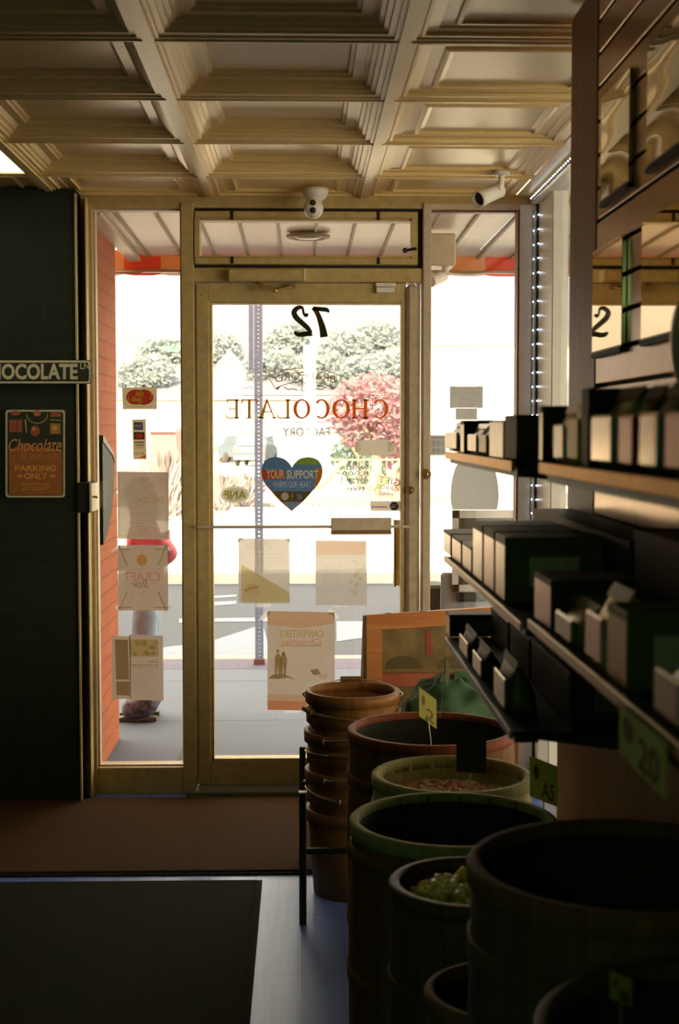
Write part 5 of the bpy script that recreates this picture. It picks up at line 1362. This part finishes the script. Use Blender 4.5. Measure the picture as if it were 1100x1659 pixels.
# person outside --------------------------------------------------------
SKIN = mat('skin', (.62, .36, .24), .5, .05); HAIR = mat('brown hair', (.12, .05, .02), .6, .3, 60, bump=.4)
PINK = mat('pink padded jacket', (.60, .10, .15), .6, .15, 30, bump=.5); JEAN = mat('pale denim', (.26, .33, .42), .8, .2, 20); BOOT = mat('floral boot', (.09, .08, .12), .5, .8, 40); SOLE = mat('tan sole', (.09, .08, .06), .7)
def skin(name, V, E, R_, m, parent, sub=2):
    me = bpy.data.meshes.new(name); me.from_pydata(V, E, []); me.materials.append(m)
    o = bpy.data.objects.new(name, me); COL.objects.link(o); o.parent = parent
    md = o.modifiers.new('skin', 'SKIN'); md.use_smooth_shade = True
    sv = me.skin_vertices[0].data if me.skin_vertices else None
    if sv is None:
        bm_ = None
    for i, r in enumerate(R_):
        me.skin_vertices[0].data[i].radius = (r, r) if not isinstance(r, tuple) else r
    me.skin_vertices[0].data[0].use_root = True
    s2 = o.modifiers.new('sub', 'SUBSURF'); s2.levels = sub; s2.render_levels = sub
    return o
def skin_mesh(name, V, E, R_, m, parent, sub=2):
    """evaluate the skinned skeleton into a plain mesh"""
    import bmesh
    bm = bmesh.new(); lay = bm.verts.layers.skin.verify(); vs = [bm.verts.new(v) for v in V]
    for i, v in enumerate(vs):
        r = R_[i]; v[lay].radius = (r, r) if not isinstance(r, tuple) else r; v[lay].use_root = (i == 0)
    for a, b3 in E: bm.edges.new((vs[a], vs[b3]))
    me = bpy.data.meshes.new(name); bm.to_mesh(me); bm.free()
    t = bpy.data.objects.new('tmp', me); COL.objects.link(t)
    md = t.modifiers.new('s', 'SKIN'); md.use_smooth_shade = True
    s2 = t.modifiers.new('d', 'SUBSURF'); s2.levels = sub; s2.render_levels = sub
    dg = bpy.context.evaluated_depsgraph_get(); dg.update()
    m2 = bpy.data.meshes.new_from_object(t.evaluated_get(dg)); bpy.data.objects.remove(t)
    m2.materials.clear(); m2.materials.append(m)
    for p in m2.polygons: p.use_smooth = True
    m2.name = name
    o = bpy.data.objects.new(name, m2); COL.objects.link(o); o.parent = parent
    return o
pX = -.80
pe = empty('person', (pX, 7.30, 0), 'person in pink jacket, pale jeans and floral boots on the sidewalk', 'person')
# faces -x ; local coordinates
V = [(0, 0, .62), (-.005, 0, .75), (-.01, 0, .90), (-.02, 0, .99), (-.03, 0, 1.05), (-.045, 0, 1.11), (-.045, 0, 1.20),
     (0, -.11, .955), (.13, -.15, .87), (-.02, -.15, .83), (-.09, -.13, .84), (0, .11, .955), (.09, .15, .84), (-.02, .15, .82), (-.09, .13, .83),
     (0, -.06, .58), (-.01, -.07, .33), (.01, -.07, .08), (-.09, -.075, .035), (0, .06, .58), (-.01, .07, .33), (.01, .07, .08), (-.09, .075, .035)]
E = [(0, 1), (1, 2), (2, 3), (3, 4), (4, 5), (5, 6), (3, 7), (7, 8), (8, 9), (9, 10), (3, 11), (11, 12), (12, 13), (13, 14), (0, 15), (15, 16), (16, 17), (17, 18), (0, 19), (19, 20), (20, 21), (21, 22)]
Rr = [.085, .08, .085, .06, .035, .065, .06, .045, .034, .026, .02, .045, .034, .026, .02, .06, .045, .032, .025, .06, .045, .032, .025]
# hand fingers (five on each side)
for w_i, sgn in ((10, -1), (14, 1)):
    bx_, by_, bz_ = V[w_i]
    for fi, (dz, ln) in enumerate(((.016, .045), (.006, .052), (-.005, .048), (-.015, .038))):
        i0 = len(V); V += [(bx_ - .02, by_, bz_ + dz * .8), (bx_ - .02 - ln * .6, by_ - sgn * .004, bz_ + dz), (bx_ - .02 - ln, by_ - sgn * .018, bz_ + dz)]
        E += [(w_i, i0), (i0, i0 + 1), (i0 + 1, i0 + 2)]; Rr += [.007, .006, .005]
    i0 = len(V); V += [(bx_ - .005, by_ - sgn * .015, bz_ + .02), (bx_ - .03, by_ - sgn * .03, bz_ + .028)]; E += [(w_i, i0), (i0, i0 + 1)]; Rr += [.008, .006]
body = skin_mesh('body', V, E, Rr, SKIN, pe)
mb = MB(); mb.ball((-.118, 0, 1.135), .012, 0, 8, 6, (1, .8, 1.1)); mb.build('nose', SKIN).parent = pe
for s_ in (-1, 1):
    mb = MB(); mb.ball((-.103, s_ * .026, 1.155), .008, 0, 8, 6); mb.build('eye', BLACK).parent = pe
    mb = MB(); mb.ball((-.03, s_ * .066, 1.14), .016, 0, 8, 6, (.8, .4, 1.2)); mb.build('ear', SKIN).parent = pe
mb = MB(); mb.ball((-.106, 0, 1.098), .014, 0, 8, 6, (.5, 1.1, .35)); mb.build('mouth', mat('lips', (.5, .15, .12), .5)).parent = pe
mb = MB(); mb.ball((-.025, 0, 1.18), .078, 0, 20, 12, (1, .95, .85), .02); mb.ball((.03, 0, 1.08), .055, 0, 14, 10, (.8, 1.1, 1.5), .03); mb.build('hair', HAIR).parent = pe
V2 = [(0, 0, .56), (-.005, 0, .72), (-.01, 0, .88), (-.01, 0, .97), (-.02, 0, 1.02), (0, -.12, .96), (.085, -.15, .91), (.155, -.165, .86), (.09, -.17, .825), (-.05, -.155, .825), (0, .12, .96), (.10, .155, .85), (.04, .16, .815), (-.05, .15, .82)]
E2 = [(0, 1), (1, 2), (2, 3), (3, 4), (3, 5), (5, 6), (6, 7), (7, 8), (8, 9), (3, 10), (10, 11), (11, 12), (12, 13)]
R2 = [.108, .108, .11, .085, .05, .062, .060, .062, .05, .036, .062, .06, .048, .036]
skin_mesh('jacket', V2, E2, R2, PINK, pe)
V3 = [(0, 0, .60), (0, -.055, .56), (-.01, -.07, .34), (.005, -.07, .13), (0, .055, .56), (-.01, .07, .34), (.005, .07, .13)]
skin_mesh('jeans', V3, [(0, 1), (1, 2), (2, 3), (0, 4), (4, 5), (5, 6)], [.06, .080, .066, .060, .080, .066, .060], JEAN, pe)
for s_ in (-1, 1):
    bt = skin_mesh('boot', [(.015, s_ * .07, .16), (.015, s_ * .07, .075), (-.055, s_ * .072, .060), (-.125, s_ * .075, .052)], [(0, 1), (1, 2), (2, 3)], [.078, .080, .070, .056], BOOT, pe)
    mb = MB(); mb.prism([(-.14, .0), (-.02, .0), (.0, .005), (.015, 0), (.06, 0), (.06, .018), (-.12, .018), (-.145, .012)], 'y', s_ * .072 - .032, s_ * .072 + .032)
    mb.build('boot_sole', SOLE).parent = bt
mb = MB(); mb.box(-.03, .03, -.05, .05, -.06, .06, bev=.02)
hb = mb.build('handbag', mat('lilac cloth', (.28, .30, .45), .8, .1, 10), label='pale lilac cloth bag held by the person outside', cat='bag'); hb.location = (pX - .125, 7.30, .82)

# fence, cars, trees, buildings, hill ------------------------------------
FEN = mat('dark iron fence', (.10, .10, .10), .6)
Yf = 28.4
fe = empty('iron_fence', (xa(470, Yf), Yf, .0), 'dark iron picket fence beyond the road', 'fence')
x0, x1 = xa(468, Yf), xa(830, Yf); z0 = .0; z1 = za(742, Yf)
mb = MB(); mb.box(x0, x1, Yf - .015, Yf + .015, z1 - .05, z1 - .02); mb.box(x0, x1, Yf - .015, Yf + .015, z0 + .1, z0 + .13); mb.build('rail', FEN, fe)
x = x0; base = None; k = 0
while x < x1:
    if base is None: base = MB().box(-.009, .009, -.009, .009, 0, z1 - z0).build('picket', FEN); base.parent = fe; o = base
    else: o = base.copy(); COL.objects.link(o); o.parent = fe
    o.location = (x - fe.location.x, 0, 0); x += .115; k += 1
    if k > 50: break
GAR = mat('leaf garland', (.09, .16, .10), .9, .3, 20)
mb = MB(); gp = []
for k in range(60):
    u = k / 59; xg = x0 + (x1 - x0) * u * .52; gp.append((xg, Yf - .05, z1 - .05 - .55 * abs(math.sin(u * PI * 2.0 + .3)) ** .8))
mb.tube(gp, .05, seg=6); mb.build('garland', GAR, loc=gp[0], label='pale green garland draped along the iron fence', cat='garland')

def car(px, py, s_, Y, col, label, yawd=90):
    x, z = at(px, py, Y)
    e_ = empty('parked_car', (x, Y, -.06), label, 'car', 'cars parked across the road', rz=math.radians(yawd))
    paint = mat('car paint ' + label[:12], col, .3, .05); G = mat('car glass', (.10, .13, .17), .1); TY = mat('tyre', (.05, .05, .05), .8); TLm = mat('tail lamp', (.6, .1, .08), .3)
    prof = [(-2.1, .35), (-2.15, .75), (-2.0, 1.05), (-1.7, 1.10), (-1.25, 1.58), (.45, 1.62), (1.05, 1.12), (1.95, .98), (2.15, .70), (2.12, .35)]
    mb = MB(); mb.prism([(a * s_, b3 * s_) for a, b3 in prof], 'y', -.85 * s_, .85 * s_); part(mb, 'car_body', paint, e_)
    mb = MB(); mb.prism([(a * s_, b3 * s_) for a, b3 in [(-1.45, 1.14), (-1.15, 1.5), (.38, 1.53), (.86, 1.14)]], 'y', -.86 * s_, .86 * s_); part(mb, 'side_window', G, e_)
    mb = MB(); mb.add([(-1.72 * s_, -.7 * s_, 1.12 * s_), (-1.72 * s_, .7 * s_, 1.12 * s_), (-1.30 * s_, .66 * s_, 1.53 * s_), (-1.30 * s_, -.66 * s_, 1.53 * s_)], [[0, 1, 2, 3]]); mb.v = [(x_ - .02, y_, z_) for x_, y_, z_ in mb.v]; part(mb, 'rear_window', G, e_)
    for a in (-1.35, 1.35):
        for b3 in (-1, 1):
            mb = MB(); M = Matrix.Translation((a * s_, b3 * .78 * s_, .33 * s_)) @ Matrix.Rotation(PI / 2, 4, 'X'); mb.lathe([(0, -.1 * s_), (.3 * s_, -.1 * s_), (.33 * s_, -.07 * s_), (.33 * s_, .07 * s_), (.3 * s_, .1 * s_), (0, .1 * s_)], seg=20, M=M); part(mb, 'wheel', TY, e_)
    for b3 in (-1, 1): part(MB().box(-2.17 * s_, -2.0 * s_, b3 * .72 * s_ - .1, b3 * .72 * s_ + .1, .72 * s_, .98 * s_), 'tail_lamp', TLm, e_)
    part(MB().box(-2.20 * s_, -2.0 * s_, -.8 * s_, .8 * s_, .38 * s_, .58 * s_), 'bumper', mat('bumper grey', (.25, .25, .26), .5), e_)
    return e_
car(415, 762, .8, 62, (.045, .065, .10), 'dark blue grey car seen from behind beyond the road', 82)
car(366, 757, .8, 68, (.09, .13, .18), 'paler blue car left of the dark one beyond the road', 60)
def leaves(mb, c, r, n, ms, size, flat=1.0):
    for k in range(n):
        while True:
            p = Vector((random.uniform(-1, 1), random.uniform(-1, 1), random.uniform(-1, 1)))
            if p.length < 1: break
        p = Vector((c[0] + p.x * r[0], c[1] + p.y * r[1], c[2] + p.z * r[2])); a = Vector((random.gauss(0, 1), random.gauss(0, 1), random.gauss(0, 1))).normalized(); b3 = a.orthogonal().normalized()
        s_ = size * random.uniform(.6, 1.3)
        mb.add([p - a * s_ - b3 * s_ * .5, p + a * s_ - b3 * s_ * .5, p + a * s_ + b3 * s_ * .5, p - a * s_ + b3 * s_ * .5], [[0, 1, 2, 3]], random.randrange(ms))
def tree(px, pb, Y, h, rw, cols, label, n=900, size=.12, name='leafy_tree', cz=.62):
    x = xa(px, Y); e_ = empty(name, (x, Y, 0), label, 'tree', 'trees across the road')
    TR = mat('tree bark', (.30, .22, .15), .9)
    mb = MB(); mb.tube([(0, 0, 0), (.05, 0, h * .3), (0, 0, h * .55)], .1, radii=[.13, .1, .06]); 
    for a in range(5): mb.tube([(0, 0, h * .4), (math.cos(a * 1.3) * rw * .5, math.sin(a * 1.3) * rw * .5, h * .7)], .04, seg=5)
    part(mb, 'trunk', TR, e_)
    mb = MB(); leaves(mb, (0, 0, h * cz), (rw, rw, h * (1 - cz)), n, len(cols), size); part(mb, 'foliage', [MATS.get('leaf %.2f %.2f' % (c[0], c[1])) or papermat('leaf %.2f %.2f' % (c[0], c[1]), c, .5) for c in cols], e_)
RED = [(.26, .12, .15), (.27, .15, .18), (.25, .19, .21)]; GRN = [(.10, .14, .12), (.12, .15, .14), (.08, .12, .10)]; YEL = [(.16, .16, .14), (.15, .16, .14)]
tree(606, 720, 31, za(604, 31) , 1.05, RED, 'rosy red leafed tree right behind the door lettering', 1500, .07, cz=.68)
tree(646, 720, 34.5, za(655, 34.5), .6, RED, 'small red leafed tree at the right of the door glass', 700, .06, cz=.6)
tree(585, 720, 37, za(690, 37), .8, GRN, 'low green shrubby tree under the red one', 500, .08, cz=.5)
tree(622, 720, 40, za(660, 40), .9, YEL, 'yellow green tree behind the red ones', 500, .08, cz=.6)
def bush(px, py0, Y, h, rw, cols, label, n=700, size=.05):
    x = xa(px, Y); mb = MB()
    for k in range(n):
        a = random.uniform(-1, 1); l = h * random.uniform(.5, 1); bx_ = random.gauss(0, .12) * rw; by_ = random.gauss(0, .1)
        tip = (bx_ + a * rw, by_ + random.uniform(-.3, .3) * rw, l * (1 - .3 * abs(a))); w_ = .012
        mb.add([(bx_ - w_, by_, 0), (bx_ + w_, by_, 0), (tip[0] * .55 + bx_ * .45 + w_, (by_ + tip[1]) / 2, tip[2] * .75), tip], [[0, 1, 2, 3]], random.randrange(len(cols)))
    o = mb.build('ornamental_grass', [mat('straw %.2f %.2f' % (c[0], c[1]), c, .9) for c in cols], label=label, cat='grass clump', group='dry grass clumps across the road'); o.location = (x, Y, 0)
STR = [(.15, .13, .14), (.17, .15, .17), (.12, .105, .11)]
bush(360, 830, 26.3, .85, .42, STR, 'straw coloured grass clump at the left of the door glass')
bush(398, 830, 27.6, .80, .40, STR, 'straw coloured grass clump behind the sign post')
bush(272, 830, 24.5, 1.35, .62, STR, 'tall straw coloured grass clump in the left window', 900)
bush(236, 830, 27.2, 1.1, .6, STR, 'straw coloured grass clump behind the card sticker', 600)
# houses and long low building
def block(name, px0, py0, px1, py1, Y, dep, col, label, roof=None, cat='building', wins=0):
    xA, zA = at(px0, py0, Y); xB_, zB_ = at(px1, py1, Y); zB_ = min(zB_, zA)
    e_ = empty(name, ((xA + xB_) / 2, Y, -.06), label, cat, 'buildings across the road'); hw = (xB_ - xA) / 2; h = zA + .06
    wm = mat('wall ' + label[:10], col, .8, .04, 2)
    part(MB().box(-hw, hw, 0, dep, 0, h), 'wall', wm, e_)
    if roof:
        mb = MB(); mb.prism([(-hw * 1.06, h), (hw * 1.06, h), (0, h + roof)], 'y', -.2, dep + .2); part(mb, 'roof', mat('grey roof', (.15, .17, .22), .8), e_)
    else: part(MB().box(-hw * 1.01, hw * 1.01, -.15, dep, h, h + .12), 'roof_edge', mat('roof edge', (.11, .12, .15), .8), e_)
    for k in range(wins):
        u = -hw + 2 * hw * (k + .5) / wins; part(MB().box(u - hw / wins * .4, u + hw / wins * .4, -.03, .02, h * .35, h * .72), 'window', mat('far window', (.10, .13, .18), .3), e_)
    return e_
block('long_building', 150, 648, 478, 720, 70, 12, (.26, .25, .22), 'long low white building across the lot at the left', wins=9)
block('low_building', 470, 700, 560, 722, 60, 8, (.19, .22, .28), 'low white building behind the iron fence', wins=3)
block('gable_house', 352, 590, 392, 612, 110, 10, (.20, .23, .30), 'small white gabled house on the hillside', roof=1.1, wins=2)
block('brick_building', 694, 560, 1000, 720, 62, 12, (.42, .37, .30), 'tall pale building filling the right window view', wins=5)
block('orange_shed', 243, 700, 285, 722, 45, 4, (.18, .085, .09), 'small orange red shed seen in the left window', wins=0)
# white pole with a grey panel
gp_ = empty('light_column', (xa(502, 34), 34, 0), 'white column with grey panel rising behind the door number', 'column')
part(MB().box(-.14, .14, -.1, .1, -.06, za(560, 34)), 'column_shaft', mat('white column', (.85, .84, .82), .6), gp_)
part(MB().box(.02, .17, -.12, .1, za(575, 34), za(505, 34)), 'side_panel', mat('grey violet panel', (.36, .33, .40), .6), gp_)
part(MB().box(-.16, .18, -.14, .12, za(505, 34), za(494, 34)), 'cap', mat('red cap', (.6, .2, .15), .6), gp_)
# hill
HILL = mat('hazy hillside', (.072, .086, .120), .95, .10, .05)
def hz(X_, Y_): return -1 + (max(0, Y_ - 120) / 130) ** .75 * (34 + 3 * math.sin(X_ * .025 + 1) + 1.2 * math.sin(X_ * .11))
mb = MB(); nx, ny = 60, 14; vs = []; fs = []
for j in range(ny + 1):
    for i in range(nx + 1):
        X_ = -130 + 260 * i / nx; Y_ = 120 + 130 * j / ny
        Z_ = hz(X_, Y_) + random.uniform(-.4, .4)
        vs.append((X_, Y_, Z_))
for j in range(ny):
    for i in range(nx): a = j * (nx + 1) + i; fs.append([a, a + 1, a + nx + 2, a + nx + 1])
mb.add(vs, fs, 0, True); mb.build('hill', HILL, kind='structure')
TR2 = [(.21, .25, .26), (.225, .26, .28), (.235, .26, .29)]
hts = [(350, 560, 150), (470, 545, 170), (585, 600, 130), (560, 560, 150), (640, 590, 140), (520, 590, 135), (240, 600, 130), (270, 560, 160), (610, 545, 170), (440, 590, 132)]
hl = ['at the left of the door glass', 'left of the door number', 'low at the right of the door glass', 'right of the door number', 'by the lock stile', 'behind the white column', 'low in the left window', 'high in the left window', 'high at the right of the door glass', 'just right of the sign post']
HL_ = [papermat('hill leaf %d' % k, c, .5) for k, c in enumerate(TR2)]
for k, (px, py, Y) in enumerate(hts):
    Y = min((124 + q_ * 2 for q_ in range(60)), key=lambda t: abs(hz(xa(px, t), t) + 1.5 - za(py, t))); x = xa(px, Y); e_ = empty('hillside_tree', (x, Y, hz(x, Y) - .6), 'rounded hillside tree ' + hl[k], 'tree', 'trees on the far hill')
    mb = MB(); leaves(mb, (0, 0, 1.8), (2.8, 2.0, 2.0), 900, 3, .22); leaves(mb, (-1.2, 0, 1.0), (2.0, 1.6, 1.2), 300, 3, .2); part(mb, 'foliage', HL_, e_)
    mb = MB(); mb.tube([(0, 0, -2), (0, 0, 1.5)], .2, seg=6); part(mb, 'trunk', MATS['tree bark'], e_)
